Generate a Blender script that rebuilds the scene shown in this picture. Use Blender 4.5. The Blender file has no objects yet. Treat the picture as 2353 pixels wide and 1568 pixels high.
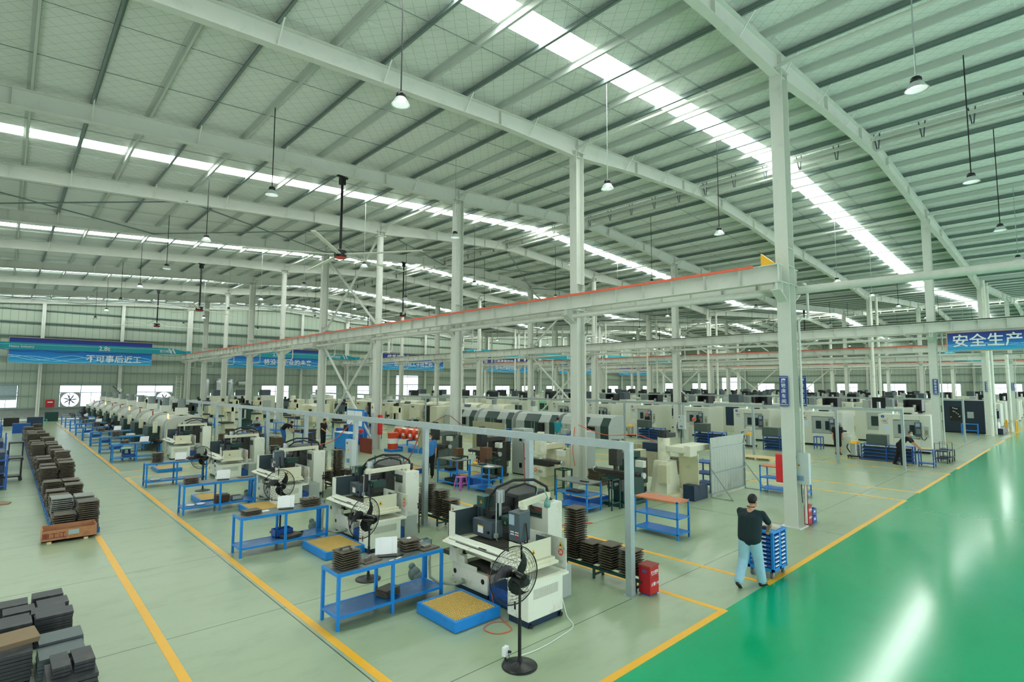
import bpy, math, random
from mathutils import Vector, Matrix
random.seed(7)
PI = math.pi
sc = bpy.context.scene
COL = sc.collection
# ---------------- camera, sky, light, exposure ----------------
def rad(a): return a * PI / 180
CAMH, YAW, PIT, ROL, FPX = 3.7707, rad(43.0431), rad(4.5615), rad(0.2178), 1243.47
fw = Vector((math.sin(YAW) * math.cos(PIT), math.cos(YAW) * math.cos(PIT), math.sin(PIT)))
r0 = Vector((math.cos(YAW), -math.sin(YAW), 0)); u0 = r0.cross(fw)
rr = r0 * math.cos(ROL) + u0 * math.sin(ROL); uu = u0 * math.cos(ROL) - r0 * math.sin(ROL)
cam = bpy.data.cameras.new('camera'); camo = bpy.data.objects.new('camera', cam); COL.objects.link(camo)
m3 = Matrix((rr, uu, -fw)).transposed().to_4x4(); m3.translation = (0, 0, CAMH); camo.matrix_world = m3
cam.sensor_width = 36; cam.lens = FPX / 2353 * 36; cam.clip_start = .05; cam.clip_end = 500
sc.camera = camo
w = bpy.data.worlds.new('sky'); sc.world = w; w.use_nodes = True
bg = w.node_tree.nodes['Background']; bg.inputs[0].default_value = (.86, .93, .97, 1); bg.inputs[1].default_value = 2.1
vs = sc.view_settings; vs.view_transform = 'Standard'; vs.look = 'None'; vs.gamma = 1; vs.use_curve_mapping = False; vs.exposure = 0.68
SKY_STRENGTH = 9.6
sc.cycles.max_bounces = 7; sc.cycles.diffuse_bounces = 5; sc.cycles.glossy_bounces = 3; sc.cycles.transparent_max_bounces = 8
sc.cycles.caustics_reflective = False; sc.cycles.caustics_refractive = False
sc.cycles.use_denoising = True

# ---------------- materials ----------------
MC = {}
def node(nt, t, **k):
    n = nt.nodes.new(t)
    for a, b in k.items():
        if a == 'i':
            for q, v in b.items(): n.inputs[q].default_value = v
        else: setattr(n, a, b)
    return n
def srgb(h):
    c = [int(h[i:i + 2], 16) / 255 for i in (0, 2, 4)]
    return tuple(x / 12.92 if x < .04 else ((x + .055) / 1.055) ** 2.4 for x in c) + (1,)
def mix(nt, fac, a, b, blend='MIX'):
    n = node(nt, 'ShaderNodeMix', data_type='RGBA', blend_type=blend)
    for s, v in ((n.inputs[0], fac), (n.inputs[6], a), (n.inputs[7], b)):
        if hasattr(v, 'links') or hasattr(v, 'is_linked'): nt.links.new(v, s)
        else: s.default_value = v
    return n.outputs[2]
def mat(name, col, rough=.5, metal=0, spread=.12, scale=6, dirt=None, dirt_amt=.5, dscale=2.2, bump=0, spec=.5, emit=0):
    if name in MC: return MC[name]
    m = bpy.data.materials.new(name); m.use_nodes = True; nt = m.node_tree
    b = nt.nodes['Principled BSDF']
    c = srgb(col) if isinstance(col, str) else col
    tc = node(nt, 'ShaderNodeTexCoord')
    nz = node(nt, 'ShaderNodeTexNoise', i={'Scale': scale, 'Detail': 4.0}); nt.links.new(tc.outputs['Object'], nz.inputs['Vector'])
    lo = tuple(x * (1 - spread) for x in c[:3]) + (1,); hi = tuple(min(1, x * (1 + spread)) for x in c[:3]) + (1,)
    out = mix(nt, nz.outputs[0], lo, hi)
    if dirt:
        n2 = node(nt, 'ShaderNodeTexNoise', i={'Scale': dscale, 'Detail': 6.0, 'Roughness': .65}); nt.links.new(tc.outputs['Object'], n2.inputs['Vector'])
        rp = node(nt, 'ShaderNodeMapRange', i={1: .56, 2: .74, 3: 0, 4: dirt_amt}); nt.links.new(n2.outputs[0], rp.inputs[0])
        out = mix(nt, rp.outputs[0], out, srgb(dirt))
    nt.links.new(out, b.inputs['Base Color'])
    b.inputs['Roughness'].default_value = rough; b.inputs['Metallic'].default_value = metal
    b.inputs['Specular IOR Level'].default_value = spec
    if bump:
        bp = node(nt, 'ShaderNodeBump', i={'Strength': bump, 'Distance': .02}); nt.links.new(nz.outputs[0], bp.inputs['Height']); nt.links.new(bp.outputs[0], b.inputs['Normal'])
    if emit:
        nt.links.new(out, b.inputs['Emission Color']); b.inputs['Emission Strength'].default_value = emit
    MC[name] = m; return m
def emat(name, col, s):
    if name in MC: return MC[name]
    m = bpy.data.materials.new(name); m.use_nodes = True; nt = m.node_tree
    nt.nodes.remove(nt.nodes['Principled BSDF'])
    e = node(nt, 'ShaderNodeEmission', i={'Color': srgb(col) if isinstance(col, str) else col, 'Strength': s})
    nt.links.new(e.outputs[0], nt.nodes['Material Output'].inputs[0]); MC[name] = m; return m
STEEL = mat('painted_steel', 'd5d9cf', .5, 0, .05, 3, '9aa39a', .35, 1.5)
GALV = mat('galvanised_steel', 'a3b0aa', .4, .3, .12, 14)
PURL = mat('painted_purlin', 'c2cac2', .5, 0, .05, 3)
PURD = mat('galvanised_purlin', '7f908c', .42, .35, .14, 10)
TUBE = mat('tube_steel', 'a7b5b5', .4, .3, .08, 8, 'c9d2d0', .4, 4)
BLUE = mat('blue_paint', '1488de', .38, 0, .06, 5, '0f62ac', .4, 3)
BLUED = mat('dark_blue_paint', '1a5aae', .5, 0, .12, 5)
NAVY = mat('navy_paint', '16304a', .45, 0, .15, 5)
GREEN = mat('dark_green_paint', '12433c', .45, 0, .12, 5)
CREAM = mat('cream_paint', 'dedec6', .42, 0, .05, 4, '8a866e', .4, 2.6)
CREAM2 = mat('warm_cream_paint', 'd2cfae', .45, 0, .07, 4, '8a8260', .45, 2.5)
WHITE = mat('white_paint', 'eaeddf', .4, 0, .04, 4, '82857a', .45, 3)
GREY = mat('grey_paint', 'aab3ae', .45, 0, .06, 4, '7c8480', .4, 2)
SLATE = mat('slate_paint', '46545c', .4, 0, .12, 4, '1c2224', .6, 2.4)
BLACK = mat('black_plastic', '101214', .35, 0, .2, 8)
DARK = mat('dark_metal', '2b2d2b', .5, .3, .25, 12, '5a4a38', .3, 5)
OILY = mat('oily_iron', '3a3a34', .45, .4, .35, 14, '15150f', .6, 4)
PLATE = mat('steel_plate_top', '625a4c', .5, .35, .16, 7, '3a352c', .5, 3)
PLATEB = mat('blue_black_plate', '3f4246', .45, .4, .15, 7, '75706a', .5, 4)
RED = mat('red_paint', 'b71722', .4, 0, .08, 5, '7b1218', .4, 4)
ORANGE = mat('orange_hose', 'e2603a', .45)
PAPER = mat('paper', 'eef1f2', .7, 0, .02)
RUST = mat('rusty_red', '7c2c1e', .6, 0, .25, 10)
YELLOW = mat('yellow_paint', 'ffbb22', .35, 0, .05, 3, 'e8a83a', .35, 5)
MESHY = mat('yellow_grating', 'dcb766', .6, 0, .15, 30)
RUBBER = mat('black_rubber', '1b1c1c', .6)
GLASSD = mat('dark_glass', '2c3a3d', .12, 0, .1)
CYAN = mat('cyan_paint', '19aabf', .4, 0, .05)
SKIN = mat('skin', 'c18e6e', .55, 0, .06, 20)
HAIR = mat('black_hair', '14110f', .6, 0, .3, 60)
JEANS = mat('light_denim', '9cc4d8', .8, 0, .1, 12, '7fa9c0', .5, 6)
NAVYC = mat('dark_teal_cotton', '12282e', .85, 0, .15, 40)
BLKC = mat('black_cotton', '101316', .85, 0, .2, 40)
BLUC = mat('blue_workshirt', '3a7fc0', .8, 0, .1, 30)
TEAC = mat('teal_workshirt', '1e93a8', .8, 0, .1, 30)
WOOD = mat('crate_wood', 'b07a55', .7, 0, .22, 9, '5f3f2c', .5, 4)
PALE = mat('pale_pine', 'dcc695', .7, 0, .12, 9)
ALU = mat('aluminium', 'b9c0c0', .3, .7, .08, 10)
LAMPW = mat('lamp_shade', 'c8d2ce', .35, .2, .04)
LAMPE = emat('lamp_glow', (1, 1, .97, 1), 14)
MAG = mat('magenta_plastic', 'b968b8', .45, 0, .05)

# ---------------- mesh builder ----------------
class MB:
    def __init__(s): s.v = []; s.f = []; s.sm = []
    def add(s, vs, fs, smooth=False):
        o = len(s.v); s.v += [tuple(p) for p in vs]; s.f += [tuple(i + o for i in f) for f in fs]; s.sm += [smooth] * len(fs); return s
    def b(s, x0, x1, y0, y1, z0, z1):
        return s.add([(x, y, z) for z in (z0, z1) for x, y in ((x0, y0), (x1, y0), (x1, y1), (x0, y1))],
                     [(3, 2, 1, 0), (4, 5, 6, 7), (0, 1, 5, 4), (1, 2, 6, 5), (2, 3, 7, 6), (3, 0, 4, 7)])
    def c(s, cx, cy, cz, sx, sy, sz, rz=0, rx=0, ry=0):
        M = Matrix.Translation((cx, cy, cz)) @ Matrix.Rotation(rz, 4, 'Z') @ Matrix.Rotation(ry, 4, 'Y') @ Matrix.Rotation(rx, 4, 'X')
        t = MB().b(-sx / 2, sx / 2, -sy / 2, sy / 2, -sz / 2, sz / 2)
        return s.add([M @ Vector(p) for p in t.v], t.f)
    def cyl(s, p0, p1, a, b2=None, n=14, cap=True, smooth=True):
        if b2 is None: b2 = a
        p0 = Vector(p0); p1 = Vector(p1); d = (p1 - p0).normalized()
        x = d.orthogonal().normalized(); y = d.cross(x); V = []
        for P, R in ((p0, a), (p1, b2)):
            V += [P + (x * math.cos(2 * PI * i / n) + y * math.sin(2 * PI * i / n)) * R for i in range(n)]
        s.add(V, [(i, (i + 1) % n, n + (i + 1) % n, n + i) for i in range(n)], smooth)
        if cap: s.add(V, [tuple(range(n))[::-1], tuple(range(n, 2 * n))])
        return s
    def beam(s, p0, p1, wx, wz=None, up=(0, 0, 1)):
        wz = wz or wx; p0 = Vector(p0); p1 = Vector(p1); d = (p1 - p0).normalized(); x = d.cross(Vector(up))
        if x.length < 1e-4: x = d.cross(Vector((0, 1, 0)))
        x.normalize(); y = x.cross(d)
        V = [P + x * a * wx / 2 + y * c * wz / 2 for P in (p0, p1) for a, c in ((-1, -1), (1, -1), (1, 1), (-1, 1))]
        return s.add(V, [(0, 1, 2, 3), (7, 6, 5, 4), (0, 4, 5, 1), (1, 5, 6, 2), (2, 6, 7, 3), (3, 7, 4, 0)])
    def tube(s, pts, r, n=6, closed=False):
        P = [Vector(p) for p in pts]; k = len(P); V = []; pv = None
        for i, p in enumerate(P):
            a = P[(i - 1) % k] if (i or closed) else p; b2 = P[(i + 1) % k] if (i < k - 1 or closed) else p
            d = (b2 - a).normalized()
            x = d.orthogonal().normalized() if pv is None else (pv - d * pv.dot(d)).normalized()
            pv = x; y = d.cross(x)
            V += [p + (x * math.cos(2 * PI * j / n) + y * math.sin(2 * PI * j / n)) * r for j in range(n)]
        F = [(i * n + j, i * n + (j + 1) % n, ((i + 1) % k) * n + (j + 1) % n, ((i + 1) % k) * n + j) for i in range(k if closed else k - 1) for j in range(n)]
        s.add(V, F, True)
        if not closed: s.add(V, [tuple(range(n))[::-1], tuple(range(k * n - n, k * n))])
        return s
    def prism(s, pts, ax, a, b2):
        n = len(pts); mk = {'x': lambda p, t: (t, p[0], p[1]), 'y': lambda p, t: (p[0], t, p[1]), 'z': lambda p, t: (p[0], p[1], t)}[ax]
        V = [mk(p, a) for p in pts] + [mk(p, b2) for p in pts]
        return s.add(V, [tuple(range(n))[::-1], tuple(range(n, 2 * n))] + [(i, (i + 1) % n, n + (i + 1) % n, n + i) for i in range(n)])
    def lathe(s, prof, c=(0, 0, 0), n=24, M=None):
        V = [(c[0] + r * math.cos(2 * PI * i / n), c[1] + r * math.sin(2 * PI * i / n), c[2] + z) for r, z in prof for i in range(n)]
        if M is not None: V = [M @ Vector(p) for p in V]
        return s.add(V, [(k * n + i, k * n + (i + 1) % n, (k + 1) * n + (i + 1) % n, (k + 1) * n + i) for k in range(len(prof) - 1) for i in range(n)], True)
    def sph(s, c, r, n=12, sc3=(1, 1, 1)):
        m = n // 2 + 1
        return s.lathe([(max(1e-4, r * math.sin(PI * k / m)), r * math.cos(PI * (1 - k / m) ) ) for k in range(m + 1)], (0, 0, 0), n, Matrix.Translation(c) @ Matrix.Diagonal((*sc3, 1)))
    def I(s, p0, p1, h, wd, tf=.02, tw=.012):
        p0 = Vector(p0); p1 = Vector(p1); z = Vector((0, 0, 1))
        s.beam(p0 + z * (h / 2 - tf / 2), p1 + z * (h / 2 - tf / 2), wd, tf); s.beam(p0 - z * (h / 2 - tf / 2), p1 - z * (h / 2 - tf / 2), wd, tf)
        return s.beam(p0, p1, tw, h - 2 * tf)
def obj(name, mb, m, parent=None, loc=None, rz=0, bevel=0):
    me = bpy.data.meshes.new(name); me.from_pydata(mb.v, [], mb.f); me.validate(); me.polygons.foreach_set('use_smooth', (mb.sm + [False] * len(me.polygons))[:len(me.polygons)])
    me.materials.append(m); me.update()
    o = bpy.data.objects.new(name, me); COL.objects.link(o)
    if parent: o.parent = parent
    if loc: o.location = loc
    if rz: o.rotation_euler = (0, 0, rz)
    if bevel:
        md = o.modifiers.new('bevel', 'BEVEL'); md.width = bevel; md.segments = 2; md.limit_method = 'ANGLE'; md.angle_limit = rad(40)
    return o
def tag(o, label, cat, group=None, kind=None):
    o['label'] = label; o['category'] = cat
    if group: o['group'] = group
    if kind: o['kind'] = kind
    return o
def thing(name, label, cat, loc=(0, 0, 0), rz=0, group=None):
    o = bpy.data.objects.new(name, None); o.empty_display_size = .2; COL.objects.link(o); o.location = loc; o.rotation_euler = (0, 0, rz)
    return tag(o, label, cat, group)
def struct(name, mb, m, parent=None, bevel=0):
    o = obj(name, mb, m, parent, bevel=bevel)
    if not parent: o['kind'] = 'structure'
    return o
KIDS = {}
def kids(o): return [c for c in o.children]
def dup(root, loc, rz=None, label=None, group=None, parts=True):
    r = root.copy(); COL.objects.link(r); r.location = loc
    if rz is not None: r.rotation_euler = (0, 0, rz)
    if label: r['label'] = label
    if group: r['group'] = group
    ks = KIDS.get(root.name) or [(c, kids(c)) for c in kids(root)]
    KIDS[root.name] = ks
    for c, gs in ks:
        d = c.copy(); COL.objects.link(d); d.parent = r
        for g in gs:
            e = g.copy(); COL.objects.link(e); e.parent = d
    return r
def text(name, s, m, size, parent, loc, rot, align='CENTER', ext=.004, sx=1):
    cu = bpy.data.curves.new(name, 'FONT'); cu.body = s; cu.size = size; cu.align_x = align; cu.align_y = 'CENTER'; cu.extrude = ext; cu.resolution_u = 3; cu.offset = size * .012
    t0 = bpy.data.objects.new(name, cu); COL.objects.link(t0); bpy.context.view_layer.update()
    me = bpy.data.meshes.new_from_object(t0.evaluated_get(bpy.context.evaluated_depsgraph_get())); bpy.data.objects.remove(t0); bpy.data.curves.remove(cu)
    me.materials.clear(); me.materials.append(m)
    o = bpy.data.objects.new(name, me); COL.objects.link(o); o.parent = parent; o.location = loc; o.rotation_euler = rot; o.scale = (sx, 1, 1)
    return o
RX = (PI / 2, 0, 0)            # text facing -Y
RXX = (PI / 2, 0, -PI / 2)     # text facing -X
ORD = ['first', 'second', 'third', 'fourth', 'fifth', 'sixth', 'seventh', 'eighth', 'ninth', 'tenth', 'eleventh', 'twelfth', 'thirteenth', 'fourteenth', 'fifteenth', 'sixteenth', 'seventeenth', 'eighteenth', 'nineteenth', 'twentieth', 'twenty-first', 'twenty-second', 'twenty-third']

# ---------------- hall geometry ----------------
X1, Y1, S, R = 15.68, 5.67, 7.5, 20.0
YW = Y1 + 9 * S          # end wall 73.17
XW = X1 + 5 * R          # far side wall 115.68
XL = X1 - R
def zu(x): return 13.35 - .065 * abs(x - 25.68 if x < 55.68 else x - 85.68)
ZS = .74                # roof sheet above rafter underside
def floor_mat(name, c1, c2, rough, joints, stain, spec=.5):
    m = bpy.data.materials.new(name); m.use_nodes = True; nt = m.node_tree; b = nt.nodes['Principled BSDF']; L = nt.links.new
    tc = node(nt, 'ShaderNodeTexCoord')
    n1 = node(nt, 'ShaderNodeTexNoise', i={'Scale': .35, 'Detail': 5.0, 'Roughness': .6}); L(tc.outputs['Object'], n1.inputs['Vector'])
    out = mix(nt, n1.outputs[0], srgb(c1), srgb(c2))
    mp = node(nt, 'ShaderNodeMapping', i={'Scale': (.7, 1.5, 1)}); L(tc.outputs['Object'], mp.inputs[0])
    n2 = node(nt, 'ShaderNodeTexNoise', i={'Scale': 1.6, 'Detail': 7.0, 'Roughness': .7}); L(mp.outputs[0], n2.inputs['Vector'])
    rp = node(nt, 'ShaderNodeMapRange', i={1: .5, 2: .8, 3: 0, 4: .34}); L(n2.outputs[0], rp.inputs[0])
    out = mix(nt, rp.outputs[0], out, srgb(stain))
    sep = node(nt, 'ShaderNodeSeparateXYZ'); L(tc.outputs['Object'], sep.inputs[0])
    def line(sock, off, per, wd):
        a = node(nt, 'ShaderNodeMath', operation='SUBTRACT', i={1: off - per / 2}); L(sock, a.inputs[0])
        d = node(nt, 'ShaderNodeMath', operation='FLOORED_MODULO', i={1: per}); L(a.outputs[0], d.inputs[0])
        e = node(nt, 'ShaderNodeMath', operation='SUBTRACT', i={1: per / 2}); L(d.outputs[0], e.inputs[0])
        f = node(nt, 'ShaderNodeMath', operation='ABSOLUTE'); L(e.outputs[0], f.inputs[0])
        g = node(nt, 'ShaderNodeMath', operation='LESS_THAN', i={1: wd}); L(f.outputs[0], g.inputs[0]); return g.outputs[0]
    if joints:
        a = line(sep.outputs[1], Y1 + .1, 3.75, .007); c = line(sep.outputs[0], 3.63, 12.05, .01)
        mx = node(nt, 'ShaderNodeMath', operation='MAXIMUM'); L(a, mx.inputs[0]); L(c, mx.inputs[1])
        out = mix(nt, mx.outputs[0], out, srgb('4a5a50'))
    L(out, b.inputs['Base Color'])
    rr2 = node(nt, 'ShaderNodeMapRange', i={1: .3, 2: .7, 3: rough * .9, 4: rough * 1.15}); L(n2.outputs[0], rr2.inputs[0]); b.inputs['Roughness'].default_value = rough
    b.inputs['Specular IOR Level'].default_value = spec
    bp = node(nt, 'ShaderNodeBump', i={'Strength': .012, 'Distance': .05}); L(n1.outputs[0], bp.inputs['Height']); L(bp.outputs[0], b.inputs['Normal'])
    return m
FS = floor_mat('sage_epoxy', 'a0b192', 'aaba9c', .26, True, '7d8d74', .5)
FG = floor_mat('emerald_epoxy', '06a970', '0eb57c', .15, False, '0a9a5e', .6)
struct('floor', MB().b(XL, XW, 4.44, YW, -.2, 0), FS)
struct('floor', MB().b(XL, 2.9, -9.1, 4.44, -.2, 0), FS)
struct('floor', MB().b(2.9, XW, -9.1, 4.44, -.2, 0), FG)
# painted floor lines
nl = 0
def pline(x0, x1, y0, y1):
    global nl; nl += 1
    struct('trim_%d' % nl, MB().b(x0, x1, y0, y1, 0, .003), YELLOW)
W2 = .06
pline(3.69, 3.81, -2, 26.4); pline(3.69, 3.81, 28.3, 66); pline(1.83, 1.95, -2, 16.9)
for x, ya, yb in ((9.01, 4.5, 60), (10.84, 4.5, 60), (21.85, 4.5, 60), (23.8, 4.5, 60), (29.85, 4.5, 70), (31.9, 4.5, 70), (46, 4.5, 70)): pline(x - W2, x + W2, ya, yb)
for a, c in ((3.0, 9.07), (10.78, 21.91), (23.74, 29.91), (31.84, 43.6), (46, 51.2), (54.6, 68), (71, 83), (86, 113)): pline(a, c, 4.38, 4.5)
for y in (26.4, 28.2): pline(3.69, 8.2, y, y + .1)
# roof sheets with foil-faced insulation behind wire mesh
def roof_mat():
    m = bpy.data.materials.new('roof_insulation'); m.use_nodes = True; nt = m.node_tree; b = nt.nodes['Principled BSDF']; L = nt.links.new
    tc = node(nt, 'ShaderNodeTexCoord'); sep = node(nt, 'ShaderNodeSeparateXYZ'); L(tc.outputs['Object'], sep.inputs[0])
    def dl(sg, per):
        a = node(nt, 'ShaderNodeMath', operation='MULTIPLY', i={1: sg}); L(sep.outputs[1], a.inputs[0])
        c = node(nt, 'ShaderNodeMath', operation='ADD'); L(a.outputs[0], c.inputs[0]); L(sep.outputs[0], c.inputs[1])
        d = node(nt, 'ShaderNodeMath', operation='FLOORED_MODULO', i={1: per}); L(c.outputs[0], d.inputs[0])
        e = node(nt, 'ShaderNodeMath', operation='LESS_THAN', i={1: .012}); L(d.outputs[0], e.inputs[0]); return e.outputs[0]
    mx = node(nt, 'ShaderNodeMath', operation='MAXIMUM'); L(dl(.9, .42), mx.inputs[0]); L(dl(-.9, .42), mx.inputs[1])
    n1 = node(nt, 'ShaderNodeTexNoise', i={'Scale': 3.0, 'Detail': 5.0}); mp = node(nt, 'ShaderNodeMapping', i={'Scale': (.4, 3, 1)}); L(tc.outputs['Object'], mp.inputs[0]); L(mp.outputs[0], n1.inputs['Vector'])
    out = mix(nt, n1.outputs[0], srgb('dde3dc'), srgb('e8ece7')); out = mix(nt, mx.outputs[0], out, srgb('a7b0a4')); L(out, b.inputs['Base Color'])
    b.inputs['Roughness'].default_value = .36; b.inputs['Metallic'].default_value = .05
    bp = node(nt, 'ShaderNodeBump', i={'Strength': .5, 'Distance': .06}); L(n1.outputs[0], bp.inputs['Height']); L(bp.outputs[0], b.inputs['Normal'])
    return m
RM = roof_mat()
def sky_mat(st, tint=(.96, 1, .96)):
    m = bpy.data.materials.new('translucent_skylight'); m.use_nodes = True; nt = m.node_tree; L = nt.links.new
    b = nt.nodes['Principled BSDF']; b.inputs['Base Color'].default_value = (.8, .85, .83, 1); b.inputs['Emission Color'].default_value = (*tint, 1); b.inputs['Emission Strength'].default_value = st
    return m
SM = sky_mat(SKY_STRENGTH); SM2 = sky_mat(SKY_STRENGTH * .8)
def slab(mb, xa, xb, ya, yb, dz, th=.06):
    za, zb = zu(xa) + ZS + dz, zu(xb - 1e-6 if xb == 55.68 else xb) + ZS + dz
    return mb.add([(xa, ya, za), (xb, ya, zb), (xb, yb, zb), (xa, yb, za), (xa, ya, za + th), (xb, ya, zb + th), (xb, yb, zb + th), (xa, yb, za + th)],
                  [(0, 1, 2, 3)[::-1], (4, 5, 6, 7), (0, 1, 5, 4), (1, 2, 6, 5), (2, 3, 7, 6), (3, 0, 4, 7)])
slopes = [(XL, 25.62), (25.74, 55.6), (55.76, 85.4), (85.96, XW)]
nwin = 0
ce = MB()
for a, c in slopes:
    y = -9.3
    for k in range(-1, 5):
        yc = Y1 + 3.75 + 15 * k + (.0 if k < 1 else .35 * k)
        s0, s1 = yc - .45, yc + .45
        slab(ce, a, c, y, s0, 0); y = s1
        a2 = a + 1.5 if a == XL else a; c2 = c
        if k >= 0:
            nwin += 1; struct('window_%d' % nwin, slab(MB(), a, c, s0, s1, .02, .03), SM)
        else: slab(ce, a, c, s0, s1, 0)
    slab(ce, a, c, y, YW, 0)
struct('ceiling', ce, RM)
nwin += 1; struct('window_%d' % nwin, MB().b(85.42, 85.94, -9, YW, 14.12, 14.16), SM2)
# ridge caps: a raised cap over the open slit
struct('ceiling', MB().prism([(25.0, 14.35), (25.68, 14.55), (26.36, 14.35), (25.68, 14.62)], 'y', -9, YW), RM)
struct('ceiling', MB().b(55.5, 55.86, -9, YW, 12.0, 12.06), GALV)
# end wall
def wall_mat(name, axis, base='a9b7a4', per=.6):
    m = bpy.data.materials.new(name); m.use_nodes = True; nt = m.node_tree; b = nt.nodes['Principled BSDF']; L = nt.links.new
    tc = node(nt, 'ShaderNodeTexCoord'); sep = node(nt, 'ShaderNodeSeparateXYZ'); L(tc.outputs['Object'], sep.inputs[0])
    d = node(nt, 'ShaderNodeMath', operation='FLOORED_MODULO', i={1: per}); L(sep.outputs[axis], d.inputs[0])
    e = node(nt, 'ShaderNodeMath', operation='LESS_THAN', i={1: .05}); L(d.outputs[0], e.inputs[0])
    n1 = node(nt, 'ShaderNodeTexNoise', i={'Scale': .5, 'Detail': 4.0}); L(tc.outputs['Object'], n1.inputs['Vector'])
    c = srgb(base); out = mix(nt, n1.outputs[0], tuple(x * .92 for x in c[:3]) + (1,), c); out = mix(nt, e.outputs[0], out, tuple(x * .62 for x in c[:3]) + (1,))
    L(out, b.inputs['Base Color']); b.inputs['Roughness'].default_value = .55
    return m
WB = wall_mat('wall_panels', 0); WR = wall_mat('side_wall_panels', 1)
MASON = mat('rough_render', '8a8f8a', .85, 0, .2, 5, '6a6e6a', .5, 1.5, .3)
FRAME = mat('window_frame', '5f7f92', .4, .2)
WGL = mat('window_daylight', 'e9f2ff', .2, 0, .02, 2, emit=1.25)
def wall_with_openings(name, axis, pos, a0, a1, ztop, openings, m, low):
    mb = MB(); lo = MB(); xs = a0
    def put(M, p, q, z0, z1):
        if q - p < .01 or z1 - z0 < .01: return
        if axis == 'y': M.b(p, q, pos, pos + .12, z0, z1)
        else: M.b(pos, pos + .12, p, q, z0, z1)
    def top(p, q): # follow the roof
        return 12.6
    for (p, q, z0, z1) in sorted(openings):
        put(mb, xs, p, low, 11.2); put(lo, xs, p, 0, low)
        put(mb, p, q, z1, 11.2)
        if z0 > low: put(mb, p, q, low, z0)
        put(lo, p, q, 0, min(low, z0)); xs = q
    put(mb, xs, a1, low, 11.2); put(lo, xs, a1, 0, low)
    if axis == 'y':
        pts = [(a0, 11.2)] + [(x, zu(x) + ZS) for x in (a0, 25.68, 55.68, 85.68, a1)] + [(a1, 11.2)]
        mb.prism(pts, 'y', pos, pos + .12)
    else: put(mb, a0, a1, 11.2, 12.2)
    o = struct(name, mb, m); struct('trim_masonry' if 0 else name, lo, MASON); return o
wc = [5.95 + 6.7 * k for k in range(-1, 17)]
ops = []
for i, x in enumerate(wc):
    if i == 3: continue
    if x > 114: continue
    ops.append((x - 2.05, x + 2.05, .02, 5.1) if i == 7 else (x - 1.78, x + 1.78, 1.2, 3.5))
wall_with_openings('wall_back', 'y', YW + .25, XL, XW, 12, ops, WB, 1.1)
yc_ = [9.25 + 7.45 * k for k in range(0, 9)]
ops2 = [(y - 2.1, y + 2.1, .02, 5.4) if i == 6 else (y - 1.75, y + 1.75, 2.0, 4.15) for i, y in enumerate(yc_)]
wall_with_openings('wall_left', 'x', XL - .12, -9, YW, 12, [(Y1 + S * n + 1.4, Y1 + S * (n + 1) - 1.4, .02, 3.4) for n in range(-1, 9)], WR, 1.1)  # out of view; openings sized to balance sky fill light in the hall
wall_with_openings('wall_front_added', 'y', -9.2, XL, XW, 12, [(x - 2.9, x + 2.9, .02, 8.2) for x in wc], WB, 1.1)  # unseen wall added to dim the open front; openings sized for fill light
wall_with_openings('wall_right', 'x', XW + .2, -6, YW, 12, ops2, WR, 1.1)
def window(p, q, z0, z1, axis, pos, blind=False, fan=None):
    global nwin; nwin += 1
    def B(M, a, c, z, zz, d0=.0, d1=.08):
        return M.b(a, c, pos + d0, pos + d1, z, zz) if axis == 'y' else M.b(pos + d0, pos + d1, a, c, z, zz)
    fr = MB(); t = .06; zt = z1 - (z1 - z0) * .34; xm = (p + q) / 2
    for a, c, z, zz in ((p, q, z1 - t, z1), (p, q, z0, z0 + t), (p, p + t, z0, z1), (q - t, q, z0, z1), (xm - t / 2, xm + t / 2, z0, z1), (p, q, zt - t / 2, zt + t / 2)): B(fr, a, c, z, zz)
    for xq in ((p + xm) / 2, (q + xm) / 2): B(fr, xq - .02, xq + .02, z0, zt)
    o = struct('window_%d' % nwin, fr, FRAME)
    obj('pane', B(MB(), p + t, q - t, z0 + t, z1 - t, .03, .04), WGL, o)
    if blind: obj('blind', B(MB(), p + .1, q - .1, z0 + (z1 - z0) * .35, z1 - .05, -.02, 0), mat('grey_blind', '9fb0b4', .7), o)
    if fan:
        xc, zc = fan, (z0 + zt) / 2; rdr = (zt - z0) / 2 - .02
        ring = MB(); n = 40; sq = [(xc + .86 * (1 if math.cos(t2) > 0 else -1) * min(1, abs(math.cos(t2)) * 1.4143), 0) for t2 in [0]]
        V = []; 
        for i in range(n):
            t2 = 2 * PI * i / n; cx, cz = math.cos(t2), math.sin(t2); k = min(.84 / max(abs(cx), 1e-3), rdr * 1.02 / max(abs(cz), 1e-3))
            V += [(xc + cx * rdr, pos - .03, zc + cz * rdr), (xc + cx * k, pos - .03, zc + cz * k), (xc + cx * rdr, pos + .1, zc + cz * rdr)]
        for i in range(n):
            j = (i + 1) % n; ring.add([V[3 * i], V[3 * j], V[3 * j + 1], V[3 * i + 1]], [(0, 1, 2, 3)]); ring.add([V[3 * i], V[3 * j], V[3 * j + 2], V[3 * i + 2]], [(0, 1, 2, 3)])
        e = tag(obj('exhaust_fan', ring, GREY), 'round exhaust fan set into the %s window of the end wall' % ('left' if xc < 8 else 'middle'), 'fan')
        bl = MB()
        for i in range(7):
            a = 2 * PI * i / 7 + .2; ca, sa = math.cos(a), math.sin(a); pe = (-sa, ca)
            P = [(xc + ca * .08 + pe[0] * .04, zc + sa * .08 + pe[1] * .04), (xc + ca * rdr * .93, zc + sa * rdr * .93), (xc + ca * .5 * rdr - pe[0] * .1, zc + sa * .5 * rdr - pe[1] * .1), (xc + ca * .08 - pe[0] * .04, zc + sa * .08 - pe[1] * .04)]
            bl.prism(P, 'y', pos - .02, pos)
        bl.cyl((xc, pos - .05, zc), (xc, pos + .02, zc), .09); obj('fan_blades', bl, SLATE, e)
    return o
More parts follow.
